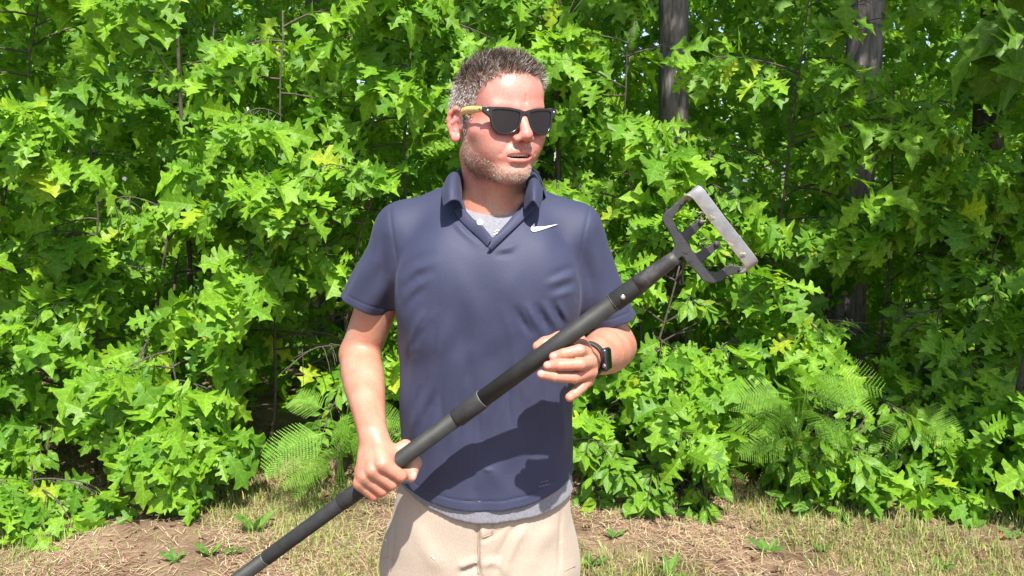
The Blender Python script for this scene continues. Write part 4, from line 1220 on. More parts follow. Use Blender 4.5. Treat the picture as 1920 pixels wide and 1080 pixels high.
def blade_mesh(half, fold=.18, droop=.25, twist=0., wave=.0, petiole=.22, rg=None, width=1.0):
    """leaf blade of unit length from a half outline; x = along, y = across, z = up. returns V, F(tris/quads)"""
    rg = rg or random
    V = []; F = []
    n = len(half); 
    def place(t, y):
        z = -droop * t * t + abs(y) * fold + wave * math.sin(9 * t + 4 * y) * abs(y) * 2 + y * twist * t
        return (petiole + t * (1 - .10 * droop), y * width, z)
    for t, w in half: V.append(place(t, 0))
    for s in (1, -1):
        for t, w in half:
            j = rg.uniform(.88, 1.1) if w > 0 else 1
            V.append(place(t + (rg.uniform(-.012, .012) if 0 < t < 1 else 0), w * j * s))
    # midrib points must move monotonically: reuse outline parameter clipped
    for i in range(n - 1):
        F.append((i, i + 1, n + i + 1, n + i)); F.append((i + 1, i, 2 * n + i, 2 * n + i + 1))
    F = [tuple(dict.fromkeys(f)) for f in F]
    LV = [(t, 0, 0) for t, w in half] + [(t, w, 0) for t, w in half] * 2 + [(0, .5, 0)] * 4
    k = len(V); pw = .008
    V += [(0, -pw, .01), (0, pw, .01), (petiole, pw, 0), (petiole, -pw, 0)]; F.append((k, k + 1, k + 2, k + 3))
    return np.array(V, float), F, np.array(LV, np.float32)
OAK = [(0, 0), (.05, .05), (.16, .13), (.21, .28), (.28, .25), (.31, .135), (.42, .19), (.50, .44), (.58, .40), (.60, .27), (.63, .14), (.72, .18), (.80, .32), (.85, .24), (.87, .11), (1, 0)]
OAK2 = [(0, 0), (.05, .06), (.18, .16), (.26, .34), (.34, .28), (.38, .15), (.50, .22), (.60, .43), (.68, .34), (.70, .16), (.82, .19), (.86, .13), (1, 0)]
MAPLE = [(0, 0), (-.06, .10), (-.03, .26), (.04, .20), (.10, .22), (.16, .44), (.26, .48), (.33, .50), (.36, .36), (.42, .16), (.55, .20), (.66, .30), (.70, .24), (.80, .12), (1.0, 0)]
OVAL = [(0, 0), (.08, .08), (.22, .19), (.42, .25), (.62, .23), (.80, .15), (.92, .06), (1.0, 0)]
def variants(half, n, name, mat, seed, **kw):
    rg = random.Random(seed); out = []
    for i in range(n):
        k = dict(fold=rg.uniform(-.05, .42), droop=rg.uniform(.0, .75), twist=rg.uniform(-.6, .6), wave=rg.uniform(.02, .16), width=rg.uniform(.72, 1.1)); k.update(kw)
        V, F, LV = blade_mesh(half, rg=rg, **k)
        me = mesh_py(name, V, F, False); me.materials.append(mat); set_attr(me, 'vein', LV); out.append((me, V, F, LV))
    return out
OAK3 = [(0, 0), (.03, .035), (.12, .085), (.17, .22), (.23, .19), (.25, .085), (.33, .12), (.37, .36), (.44, .38), (.47, .27), (.485, .095), (.56, .14), (.60, .34), (.67, .34), (.69, .22), (.715, .09), (.79, .12), (.86, .20), (.88, .10), (1.0, .0)]
L_OAK = variants(OAK, 5, 'oak_leaf', M_OAK, 1) + variants(OAK2, 3, 'oak_leaf', M_OAK, 2) + variants(OAK3, 6, 'oak_leaf', M_OAK, 7)
OAK_FAR = [(0, 0), (.10, .06), (.18, .20), (.26, .08), (.40, .37), (.48, .09), (.62, .34), (.72, .09), (.86, .18), (1.0, 0)]
L_FAR = variants(OAK_FAR, 4, 'far_leaf', M_OAK, 5)
L_MAPLE = variants(MAPLE, 4, 'maple_leaf', M_MAPLE, 3, petiole=.35)
L_WEED = variants(OVAL, 4, 'weed_leaf', M_WEED, 6, petiole=.10, width=.62, droop=.25)
L_OVAL = variants(OVAL, 4, 'oval_leaf', M_BROAD, 4, petiole=.08)

def frame(d, n):
    """4x4 with x = d (leaf direction), z ~ n"""
    d = Vector(d).normalized(); n = Vector(n); y = n.cross(d)
    if y.length < 1e-4: y = Vector((0, 1, 0)).cross(d)
    y.normalize(); z = d.cross(y)
    return Matrix((d, y, z)).transposed().to_4x4()
def leaf_xf(p, d, n, size):
    return Matrix.Translation(Vector(p)) @ frame(d, n) @ Matrix.Scale(size, 4)
def joined(name, items, kinds, mat, parent=None):
    """one mesh of many leaves"""
    Vs = []; T = []; LVs = []; n = 0
    tri = {}; 
    for i, (k, M) in enumerate(items):
        V, F = kinds[k][1], kinds[k][2]
        if k not in tri:
            tri[k] = np.array([t for f in F for t in ([f] if len(f) == 3 else [(f[0], f[1], f[2]), (f[0], f[2], f[3])])], np.int32)
        A = np.array(M); Vs.append(V @ A[:3, :3].T + A[:3, 3]); T.append(tri[k] + n); n += len(V); LVs.append(kinds[k][3])
    me = mesh_np(name, np.vstack(Vs), np.vstack(T), False); me.materials.append(mat); set_attr(me, 'vein', np.vstack(LVs))
    return obj(name, me, None, parent)

LIGHT = Vector((.12, -.62, .72))
def rnd_dir(rg, s): return Vector((rg.gauss(0, s), rg.gauss(0, s), rg.gauss(0, s)))
GAPS = []      # open places in the thicket: (x, y, z, radius)
def in_gap(p):
    for x, y, z, rx, rz in GAPS:
        if ((p[0] - x) / rx) ** 2 + ((p[2] - z) / rz) ** 2 < 1: return True
    return False
def twig_leaves(rg, base, d, ln, nl, size, out, stems, kinds_n, rosette=3, up=.0):
    """one twig with alternating leaves and a cluster at the tip"""
    d = Vector(d).normalized(); pts = []; p = Vector(base)
    for s in range(5):
        pts.append(p.copy()); d = (d + Vector((0, 0, -.10 + up)) + rnd_dir(rg, .09)).normalized(); p = p + d * ln / 4
    stems.append((np.array([list(q) for q in pts]), .0035, .0012))
    side = Vector((0, 0, 1)).cross(d)
    if side.length < .1: side = Vector((1, 0, 0))
    side.normalize()
    for i in range(nl):
        f = (i + .6) / nl; t = f * 4; k = min(int(t), 3); q = pts[k].lerp(pts[k + 1], t - k)
        sgn = 1 if i % 2 else -1
        ld = d * rg.uniform(.15, .8) + side * sgn * rg.uniform(.4, 1) + Vector((0, -.25, rg.uniform(-.55, .12))) + rnd_dir(rg, .2)
        nn = LIGHT + rnd_dir(rg, .42)
        if not in_gap(q): out.append((rg.randrange(kinds_n), leaf_xf(q, ld, nn, size * rg.choice((.5, .7, .85, .95, 1.05, 1.2)) * rg.uniform(.9, 1.1))))
    for i in range(rosette):
        a = rg.uniform(0, 6.28); ld = d * rg.uniform(.3, 1) + side * math.cos(a) * .8 + Vector((0, -.2, math.sin(a) * .6 - .2)) + rnd_dir(rg, .15)
        if not in_gap(pts[-1]): out.append((rg.randrange(kinds_n), leaf_xf(pts[-1], ld, LIGHT + rnd_dir(rg, .4), size * rg.uniform(.8, 1.2))))
def make_sapling(name, x, y, H, nb, size, seed, label, cat, kinds, mat, group=None, zmin=.25, reach=.65, lean=(0, 0), objs=300, r0=.016, fwd=.35, dens=1.0, zpow=.9):
    rg = random.Random(seed)
    root = empty(name, (x, y, 0)); tag(root, label, cat, group)
    tp = []; p = Vector((x, y, -.02)); d = Vector((lean[0], lean[1], 1)).normalized(); n = 14
    for i in range(n + 1):
        tp.append(p.copy()); d = (d + Vector((rg.gauss(0, .07), rg.gauss(0, .07), .05))).normalized(); p = p + d * H / n
    path = np.array([list(q) for q in tp])
    obj('trunk', mesh_py('trunk', *tube(path, np.linspace(r0, .004, n + 1), 8)), M_BARK, root)
    leaves = []; stems = []
    for b in range(nb):
        z = zmin + (H * .98 - zmin) * ((b + rg.random()) / nb) ** zpow
        t = min(z / H, .999) * n; k = int(t); q = tp[k].lerp(tp[k + 1], t - k)
        a = rg.uniform(0, 2 * math.pi)
        bd = Vector((math.cos(a), math.sin(a) - fwd, rg.uniform(.05, .55))).normalized()
        ln = reach * rg.uniform(.55, 1.15) * (1 - .35 * z / H)
        pts = []; p = q.copy()
        for s in range(6):
            pts.append(p.copy()); bd = (bd + Vector((0, -.02, -.085)) + rnd_dir(rg, .07)).normalized(); p = p + bd * ln / 5
        stems.append((np.array([list(w) for w in pts]), .006, .0025))
        nt_ = max(2, int(round(3.4 * dens)))
        for w in range(nt_):
            f = .28 + .72 * (w + rg.random() * .6) / nt_; t2 = min(f, .99) * 5; k2 = int(t2)
            base = pts[k2].lerp(pts[min(k2 + 1, 5)], t2 - k2)
            td = bd + Vector((0, 0, 1)).cross(bd) * rg.choice((-1, 1)) * rg.uniform(.3, 1.2) + Vector((0, -.2, rg.uniform(-.25, .35)))
            twig_leaves(rg, base, td, rg.uniform(.10, .24), rg.randint(3, 5), size, leaves, stems, len(kinds), rg.randint(2, 4))
        twig_leaves(rg, pts[-1], bd, .12, 3, size, leaves, stems, len(kinds), 4)
    A = Acc()
    for pts, ra, rb in stems: A.tube(pts, np.linspace(ra, rb, len(pts)), 4, False)
    br = obj('branches', A.mesh('branches'), M_BARK, root); br['kind'] = 'stuff'
    # biggest-looking (nearest the open side) leaves are objects of their own
    leaves.sort(key=lambda it: it[1].translation.y)
    first, rest = leaves[:objs], leaves[objs:]
    inv = Matrix.Translation(-Vector((x, y, 0)))
    for k, M in first:
        o = bpy.data.objects.new('leaf', kinds[k][0]); COL.objects.link(o); o.parent = root; o.matrix_local = inv @ M
    if rest:
        o = joined('inner_leaves', rest, kinds, mat, root); o['kind'] = 'stuff'
    return root, len(leaves)

# ================================================================ GROUND
def ground_material():
    m, nt, b, out = nodes_of('forest_edge_soil'); tc = N(nt, 'ShaderNodeTexCoord')
    n1 = N(nt, 'ShaderNodeTexNoise'); n1.inputs['Scale'].default_value = 2.2; n1.inputs['Detail'].default_value = 8
    n2 = N(nt, 'ShaderNodeTexNoise'); n2.inputs['Scale'].default_value = 55; n2.inputs['Detail'].default_value = 8; n2.inputs['Roughness'].default_value = .7
    mp = N(nt, 'ShaderNodeMapping'); mp.inputs['Scale'].default_value = (1.0, 2.2, 1); L(nt, tc.outputs['Object'], mp.inputs['Vector'])
    L(nt, tc.outputs['Object'], n1.inputs['Vector']); L(nt, mp.outputs[0], n2.inputs['Vector'])
    r1 = N(nt, 'ShaderNodeValToRGB'); e = r1.color_ramp.elements; e[0].position = .38; e[0].color = (.19, .125, .085, 1); e[1].position = .62; e[1].color = (.37, .265, .19, 1)
    L(nt, n1.outputs['Fac'], r1.inputs['Fac'])
    r2 = N(nt, 'ShaderNodeValToRGB'); e = r2.color_ramp.elements; e[0].position = .35; e[0].color = (.45, .42, .38, 1); e[1].position = .7; e[1].color = (1.3, 1.25, 1.15, 1)
    L(nt, n2.outputs['Fac'], r2.inputs['Fac'])
    mx = N(nt, 'ShaderNodeMix', data_type='RGBA', blend_type='MULTIPLY'); mx.inputs[0].default_value = 1
    L(nt, r1.outputs['Color'], mx.inputs[6]); L(nt, r2.outputs['Color'], mx.inputs[7]); L(nt, mx.outputs[2], b.inputs['Base Color'])
    b.inputs['Roughness'].default_value = .95; b.inputs['Specular IOR Level'].default_value = .2
    bp = N(nt, 'ShaderNodeBump'); bp.inputs['Strength'].default_value = .8; bp.inputs['Distance'].default_value = .02; L(nt, n2.outputs['Fac'], bp.inputs['Height']); L(nt, bp.outputs[0], b.inputs['Normal'])
    return m
def gh(x, y): return .018 * np.sin(2.1 * x + 1.3 * y) * np.sin(1.7 * y - .6 * x) + .010 * np.sin(5.3 * x + 2) * np.sin(4.1 * y)
xs = np.concatenate([np.linspace(-150, -6, 12), np.linspace(-5, 5, 120), np.linspace(6, 150, 12)])
ys = np.concatenate([np.linspace(-60, 0, 8), np.linspace(.4, 8, 100), np.linspace(9, 250, 20)])
GX, GY = np.meshgrid(xs, ys, indexing='ij'); near = np.clip(1 - (np.abs(GX) - 4) / 2, 0, 1) * np.clip((8.5 - GY) / 2, 0, 1) * np.clip((GY - 2.3) / .8, 0, 1)
GZ = gh(GX, GY) * near
gv = np.stack([GX, GY, GZ], -1).reshape(-1, 3); ny = len(ys)
gf = np.array([(i * ny + j, (i + 1) * ny + j, (i + 1) * ny + j + 1, i * ny + j + 1) for i in range(len(xs) - 1) for j in range(ny - 1)])
go = obj('ground', mesh_np('ground', gv, gf), ground_material()); tag(go, kind='structure', label='dry sandy ground strewn with straw and needles')

def scatter_blades(name, n, box, len_r, wid, lift, mat, seed, bend=.3, flat=True, mask=None):
    g = np.random.default_rng(seed)
    x = g.uniform(box[0], box[1], n * 2); y = g.uniform(box[2], box[3], n * 2)
    if mask is not None:
        k = g.random(n * 2) < mask(x, y); x, y = x[k], y[k]
    x, y = x[:n], y[:n]; n = len(x)
    z = gh(x, y) * np.clip((y - 2.3) / .8, 0, 1)
    a = g.uniform(0, 2 * np.pi, n); ln = g.uniform(*len_r, n)
    if flat: el = np.abs(g.normal(0, lift, n))
    else: el = np.pi / 2 - np.abs(g.normal(0, lift, n))
    d = np.stack([np.cos(a) * np.cos(el), np.sin(a) * np.cos(el), np.sin(el)], 1)
    s = np.stack([-np.sin(a), np.cos(a), np.zeros(n)], 1); w = wid * g.uniform(.6, 1.4, n)[:, None]
    p0 = np.stack([x, y, z + (g.uniform(.0, .012, n) if flat else -.004)], 1)
    p1 = p0 + d * ln[:, None] * .55
    d2 = d + np.stack([np.cos(a) * bend, np.sin(a) * bend, np.full(n, -bend)], 1) * g.uniform(.2, 1.2, n)[:, None] + s * g.normal(0, .25, n)[:, None]
    p2 = p1 + d2 * ln[:, None] * .45
    V = np.stack([p0 - s * w / 2, p0 + s * w / 2, p1 + s * w * .42, p1 - s * w * .42, p2], 1).reshape(-1, 3)
    b = np.arange(n)[:, None] * 5
    T = np.concatenate([b + np.array([[0, 1, 2]]), b + np.array([[0, 2, 3]]), b + np.array([[3, 2, 4]])])
    me = mesh_np(name, V, T, False); me.materials.append(mat)
    return obj(name, me)
def straw_material():
    m, nt, b, out = nodes_of('straw'); ge = N(nt, 'ShaderNodeNewGeometry'); r = N(nt, 'ShaderNodeValToRGB'); e = r.color_ramp.elements
    e[0].color = (.19, .095, .060, 1); e[1].color = (.62, .52, .32, 1); x = e.new(.35); x.color = (.36, .225, .145, 1); x = e.new(.7); x.color = (.48, .355, .225, 1)
    L(nt, ge.outputs['Random Per Island'], r.inputs['Fac']); L(nt, r.outputs['Color'], b.inputs['Base Color']); b.inputs['Roughness'].default_value = .8; b.inputs['Specular IOR Level'].default_value = .25
    return m
M_STRAW = straw_material()
def patch(x, y): return np.clip(.30 + .9 * np.sin(1.9 * x + 1.1) * np.sin(2.6 * y + .7 * x) + .5 * np.sin(5.1 * x + 3.3 * y), .04, 1)
o = scatter_blades('straw_litter', 90000, (-4.6, 4.6, 2.8, 5.8), (.02, .10), .0025, .18, M_STRAW, 21, .3, True, lambda x, y: np.clip(.45 + .6 * np.sin(2.3 * x - 1.7 * y) * np.sin(3.1 * y + x) + .4 * np.sin(7 * x + 4 * y), .12, 1)); tag(o, 'dry straw and pine needles strewn over the ground', 'straw', kind='stuff')
o = scatter_blades('short_grass', 52000, (-4.5, 4.5, 2.9, 5.3), (.03, .10), .0040, .55, M_GRASS, 22, .35, False, patch); tag(o, 'thin green grass growing through the straw', 'grass', kind='stuff')
# ================================================================ THICKET
GAPS += [(1.90, 5, 2.40, .19, .38), (1.90, 5, 1.66, .16, .18), (.88, 5, 2.42, .17, .24), (-1.75, 4.5, 2.10, .17, .18), (-1.05, 4.5, .82, .36, .22), (1.92, 4.5, .80, .20, .24), (2.35, 4.5, 1.95, .25, .16)]
GRP = 'young oaks of the thicket'
total = 0
OAKS = [  # x, y, H, branches, leaf size, label
    (-2.80, 4.77, 2.9, 25, 0.172, 'young oak spreading over the shady ground with a fallen-leaf base', .012),
    (-1.91, 5.02, 2.7, 23, 0.172, 'bushy young oak with bright lobed leaves beside the bare grey stem', .014),
    (-1.32, 4.77, 2.5, 22, 0.166, 'young oak with sunlit yellow-green sprays above the left fern', .012),
    (-0.60, 5.12, 2.8, 23, 0.160, 'leafy young oak rising behind the man\'s right shoulder', .014),
    (0.05, 5.37, 2.9, 23, 0.155, 'young oak directly behind the man\'s head', .014),
    (0.68, 4.97, 2.5, 22, 0.160, 'young oak between the man and the hoe blade', .012),
    (1.31, 5.17, 2.6, 23, 0.166, 'young oak with broad drooping leaves behind the hoe blade', .014),
    (2.02, 4.97, 2.2, 23, 0.166, 'young oak standing in front of the thick grey trunk', .013),
    (2.79, 4.87, 2.4, 23, 0.172, 'young oak at the thicket edge beyond the right fern', .014),
    (3.44, 5.02, 2.6, 17, 0.172, 'half hidden young oak under the maple branch', .013),
    (-3.49, 5.02, 2.9, 17, 0.172, 'young oak at the far end of the thicket by the dark trunk', .013),
]
for i, (x, y, H, nb, sz, lab, r0) in enumerate(OAKS):
    o, n = make_sapling('oak_sapling', x, y, H, nb, sz, 100 + i, lab, 'oak', L_OAK, M_OAK, GRP, .35, .72, objs=295, r0=r0 * .8, dens=1.5); total += n
LOW = [  # low oak sprouts at the edge of the ground
    (-1.68, 4.47, .78, 10, 0.179, 'low oak sprout with bright broad leaves in front of the thicket', .30),
    (-2.21, 4.04, .30, 5, 0.142, 'tiny oak seedling with yellowish leaves on the straw', .05),
    (-2.57, 3.97, .26, 6, 0.155, 'dark green oak seedling low on the shaded soil', .04),
    (-2.71, 4.42, .75, 8, 0.166, 'low oak sprout in the shade beside the seedlings', .2),
    (0.68, 4.57, .85, 10, 0.155, 'low oak sprout beside the man\'s trousers', .15),
    (1.12, 4.62, .80, 10, 0.166, 'low bushy oak sprout left of the broad-leaved bush', .15),
    (1.93, 4.44, .42, 6, 0.155, 'short oak sprout standing out over the straw', .08),
    (2.63, 4.34, .70, 10, 0.166, 'low oak sprout at the edge beside the pine cone', .12),
    (3.01, 4.37, .80, 10, 0.166, 'dense oak sprout leaning over the straw past the pine cone', .12),
    (-0.46, 4.87, .80, 8, 0.155, 'low oak sprout beside the left fern', .15),
    (1.70, 4.87, .95, 10, 0.166, 'low oak sprout behind the right fern', .2),
    (2.25, 4.72, .95, 10, 0.166, 'oak sprout beside the dark hollow in the thicket', .2),
]
for i, (x, y, H, nb, sz, lab, zm) in enumerate(LOW):
    o, n = make_sapling('oak_sprout', x, y, H, nb, sz, 300 + i, lab, 'oak', L_OAK, M_OAK, 'low oak sprouts', zm, .36, objs=200, r0=.007, dens=.8); total += n
o, n = make_sapling('maple_sapling', 2.50, 4.40, 2.9, 12, .235, 401, 'maple with broad five-lobed leaves overhanging beside the thick trunk', 'maple', L_MAPLE, M_MAPLE, None, 1.95, .70, objs=240, r0=.018, dens=.7); total += n
for i, (x, y, H, nb, lab) in enumerate([(1.52, 4.42, .50, 9, 'small bush with smooth oval leaves below the right fern'), (1.84, 4.50, .52, 8, 'oval-leaved bush beside the short oak sprout'), (.47, 4.45, .34, 6, 'small oval-leaved plant at the man\'s left side'), (.82, 4.38, .28, 6, 'low oval-leaved plant on the straw by the low oak')]):
    o, n = make_sapling('broadleaf_bush', x, y, H, nb, .105, 450 + i, lab, 'bush', L_OVAL, M_BROAD, None, .06, .24, objs=160, r0=.005, dens=.8); total += n
for i, (x, y, H, lab) in enumerate([(-.95, 4.75, 1.7, 'tall cherry shrub with small oval leaves behind the left fern'), (.85, 4.9, 1.8, 'oval-leaved shrub growing below the hoe blade'), (2.25, 4.85, 1.6, 'oval-leaved shrub beside the dark hollow'), (-2.25, 4.75, 1.8, 'oval-leaved shrub among the oaks over the seedlings')]):
    o, n = make_sapling('broadleaf_shrub', x, y, H, 14, .085, 470 + i, lab, 'shrub', L_OVAL, M_BROAD, None, .3, .50, objs=200, r0=.010, dens=1.2); total += n
print('leaves', total)

# ---- ferns
def frond_mesh(seed, npin=22):
    rg = random.Random(seed); V = []; F = []
    def quad(a, b, c, d): k = len(V); V.extend([a, b, c, d]); F.append((k, k + 1, k + 2, k + 3))
    def rach(t): return np.array([t * (1 - .12 * t * t), .05 * math.sin(3 * t + seed), .26 * t - .62 * t * t])
    for i in range(16):
        a, b = rach(i / 16), rach((i + 1) / 16); w = np.array([0, .006 * (1 - i / 18), 0]); quad(a - w, a + w, b + w, b - w)
    for i in range(npin):
        t = .16 + .82 * i / npin; base = rach(t); ln = .36 * math.sin(min(1, (1 - t) * 1.35 + .06) * 1.5) ** .9 * (1 - .25 * (1 - t)) + .02
        for s in (-1, 1):
            d = np.array([.38, s * .92, -.10 + rg.uniform(-.08, .08)]); d /= np.linalg.norm(d); fw = np.array([.92, -s * .38, 0])
            m = max(4, int(ln / .024))
            for j in range(m):
                f0 = j / m; p = base + d * ln * f0 + np.array([0, 0, -.10 * (ln * f0) ** 1.3]); q = base + d * ln * (f0 + .68 / m) + np.array([0, 0, -.10 * (ln * f0) ** 1.3])
                w = .0125 * (1 - f0) ** .6 + .0025 + rg.uniform(-.002, .002)
                tip = fw * w + d * .008
                quad(p, q, q + tip * .9, p + tip); quad(q, p, p - fw * w + d * .010, q - fw * w * .9 + d * .010)
    me = mesh_py('frond', V, F, False); me.materials.append(M_FERN); return me
FR = [frond_mesh(1), frond_mesh(2, 24), frond_mesh(3, 20)]
def make_fern(x, y, z, n, size, seed, label, spread=(0, 6.28), stipe=True):
    rg = random.Random(seed); root = empty('fern', (x, y, 0)); tag(root, label, 'fern')
    for i in range(n):
        a = spread[0] + (spread[1] - spread[0]) * (i + rg.uniform(.1, .9)) / n
        d = Vector((math.cos(a), math.sin(a), rg.uniform(-.35, .45)))
        M = Matrix.Translation((d.x * .05, d.y * .05, z + rg.uniform(-.16, .14))) @ frame(d, Vector((rg.gauss(0, .35), -.75 + rg.gauss(0, .25), .7))) @ Matrix.Scale(size * rg.uniform(.6, 1.2), 4)
        o = bpy.data.objects.new('frond', FR[i % 3]); COL.objects.link(o); o.parent = root; o.matrix_local = M
        st_ = catmull([(d.x * .05, d.y * .05, -.01), (d.x * .01, d.y * .01, z * .55), tuple(M.translation)], 14)
        so = obj('stipe', mesh_py('stipe', *tube(st_, .0017, 5)), M_FERN, root, loc=(0, 0, 0))
make_fern(-.84, 4.30, .40, 13, .34, 1, "feathery bracken fern beside the man's right arm", (2.7, 6.9))
make_fern(1.36, 4.22, .52, 15, .34, 2, 'feathery bracken fern under the young oaks past the hoe', (2.6, 6.8))
make_fern(1.95, 4.45, .36, 7, .28, 3, 'small shaded fern beside the dark hollow', (2.6, 7.0))

# ---- forest behind: trunks, undergrowth, canopy out of view, placed to shade interior and right side
def bark_material(name, c1, c2):
    m, nt, b, out = nodes_of(name); tc = N(nt, 'ShaderNodeTexCoord')
    mp = N(nt, 'ShaderNodeMapping'); mp.inputs['Scale'].default_value = (16, 16, 2.6); L(nt, tc.outputs['Object'], mp.inputs['Vector'])
    n1 = N(nt, 'ShaderNodeTexNoise'); n1.inputs['Scale'].default_value = 1.6; n1.inputs['Detail'].default_value = 9; n1.inputs['Roughness'].default_value = .68; n1.inputs['Distortion'].default_value = .6
    L(nt, mp.outputs[0], n1.inputs['Vector'])
    r = N(nt, 'ShaderNodeValToRGB'); e = r.color_ramp.elements; e[0].position = .36; e[0].color = (*c1, 1); e[1].position = .66; e[1].color = (*c2, 1)
    L(nt, n1.outputs['Fac'], r.inputs['Fac']); L(nt, r.outputs['Color'], b.inputs['Base Color']); b.inputs['Roughness'].default_value = .9
    bp = N(nt, 'ShaderNodeBump'); bp.inputs['Strength'].default_value = 1.0; bp.inputs['Distance'].default_value = .03; L(nt, n1.outputs['Fac'], bp.inputs['Height']); L(nt, bp.outputs[0], b.inputs['Normal'])
    return m
M_TR1 = bark_material('grey_bark', (.080, .066, .058), (.29, .25, .225)); M_TR2 = bark_material('brown_bark', (.045, .034, .027), (.15, .115, .090))
def crown_items(c, r, n, size, seed, kinds, flat=.6):
    rg = random.Random(seed); out = []
    while len(out) < n:
        q = Vector((rg.gauss(0, .45), rg.gauss(0, .45), rg.gauss(0, .45)))
        if q.length > 1: continue
        p = Vector(c) + Vector((q.x * r, q.y * r, q.z * r * flat))
        # clumps
        for j in range(6):
            pp = p + rnd_dir(rg, .16)
            out.append((rg.randrange(len(kinds)), leaf_xf(pp, rnd_dir(rg, 1) + Vector((0, 0, -.4)), LIGHT + rnd_dir(rg, .5), size * rg.uniform(.7, 1.2))))
    return out
def make_tree(x, y, r, H, seed, label, mat, crowns, lean=(0, 0), nleaf=900):
    rg = random.Random(seed); root = empty('tree', (x, y, 0)); tag(root, label, 'tree')
    n = 26; k = 20; V = []; F = []
    for i in range(n + 1):
        z = -.1 + (H + .1) * i / n; rr = r * (1.0 - .55 * i / n) * (1 + .45 * math.exp(-z * 3.2))
        cx = x + lean[0] * z + .03 * math.sin(z * 1.3 + seed); cy = y + lean[1] * z + .03 * math.cos(z * 1.1 + seed)
        for j in range(k):
            a = 2 * math.pi * j / k; w = 1 + .05 * math.sin(5 * a + z * .7 + seed) + .035 * math.sin(11 * a - z * 1.7) + rg.uniform(-.02, .02)
            V.append((cx + rr * w * math.cos(a), cy + rr * w * math.sin(a), z))
    for i in range(n):
        for j in range(k): F.append((i * k + j, i * k + (j + 1) % k, (i + 1) * k + (j + 1) % k, (i + 1) * k + j))
    F.append(tuple(range(n * k, n * k + k)))
    obj('trunk', mesh_py('trunk', V, F), mat, root)
    A = Acc(); items = []
    for (c, cr, m) in crowns:
        z0 = rg.uniform(.55, .85) * min(H, c[2]); p0 = np.array([x + lean[0] * z0, y + lean[1] * z0, z0]); mid = (p0 + np.array(c)) / 2 + np.array([0, 0, .25])
        A.tube(catmull([p0, mid, np.array(c)], 10), np.linspace(r * .30, .015, 10), 7, False)
        for q in range(6):
            e = np.array(c) + np.array([rg.gauss(0, cr * .5), rg.gauss(0, cr * .5), rg.gauss(0, cr * .3)])
            A.tube(catmull([mid, (mid + e) / 2 + np.array([0, 0, .1]), e], 7), np.linspace(.025, .006, 7), 5, False)
        items += crown_items(c, cr, int(m * 1.5), .20, seed * 7 + int(c[0] * 10), L_FAR)
    obj('limbs', A.mesh('limbs'), mat, root)
    o = joined('crown', items, L_FAR, M_OAK, root); o['kind'] = 'stuff'
    return root
make_tree(2.15, 5.72, .125, 8.5, 11, 'thick grey oak trunk rising behind the thicket', M_TR1, [((2.8, 3.5, 4.7), 1.3, 650), ((1.35, 3.9, 4.7), .9, 160), ((1.6, 4.9, 6.3), 1.9, 1000), ((3.7, 5.0, 6.0), 1.9, 900)])
make_tree(1.00, 5.85, .105, 9, 12, 'grey tree trunk showing above the hoe blade', M_TR1, [((.3, 4.8, 6.1), 1.9, 1000), ((1.3, 6.6, 6.4), 2.0, 900), ((.2, 7.5, 7.0), 2.2, 900)])
make_tree(-1.65, 8.0, .10, 9, 13, 'slim pale trunk glimpsed through the leaves above the man\'s right shoulder', M_TR1, [((-1.2, 4.6, 6.0), 1.9, 1100), ((-.6, 7.6, 7.0), 2.2, 800)])
make_tree(-2.75, 7.6, .15, 9, 14, 'dark brown trunk behind the bare grey stem', M_TR2, [((-3.2, 4.7, 6.0), 2.0, 1100), ((-4.6, 6.5, 6.5), 2.2, 800)])
make_tree(3.75, 7.2, .13, 9, 15, 'dark trunk in the shade behind the maple', M_TR2, [((5.0, 5.4, 5.8), 2.0, 900), ((5.5, 7.5, 6.5), 2.4, 800)])
make_tree(.35, 9.5, .12, 9, 16, 'distant brown trunk deep in the wood', M_TR2, [((.3, 8.6, 6.5), 2.6, 1000), ((2.5, 9.2, 7), 2.6, 900), ((-2.8, 9.2, 7), 2.6, 900)])
# slender stems inside the thicket
for i, (u, Y, r0, H, ln, lab) in enumerate([(345, 5.2, .020, 2.6, (.02, 0), 'bare grey stem with forking twigs in the left opening'), (1050, 5.3, .022, 3.0, (0, 0), 'slim dark stem right of the man\'s head'), (250, 4.9, .014, 1.4, (.15, 0), 'leaning dead stem low in the shade'), (1180, 4.6, .010, 1.2, (.2, 0), 'thin leaning stem under the hoe')]):
    x = P(u, 540, Y)[0]; rg = random.Random(900 + i); root = empty('bare_stem', (x, Y, 0)); tag(root, lab, 'stem')
    n = 12; path = np.array([[x + ln[0] * H * t + .02 * math.sin(5 * t + i), Y, -.02 + H * t] for t in np.linspace(0, 1, n)])
    obj('trunk', mesh_py('trunk', *tube(path, np.linspace(r0, r0 * .45, n), 8)), M_BARK, root)
    for b in range(7):
        k = rg.randint(4, n - 1); p0 = path[k]; d = np.array([rg.choice((-1, 1)) * rg.uniform(.3, 1), rg.uniform(-.4, .4), rg.uniform(.1, .8)]); l_ = rg.uniform(.2, .5)
        pts = catmull([p0, p0 + d * l_ * .5 + np.array([0, 0, .02]), p0 + d * l_ + np.array([0, 0, rg.uniform(-.05, .08)])], 7)
        obj('branch', mesh_py('branch', *tube(pts, np.linspace(.006, .002, 7), 5)), M_BARK, root)
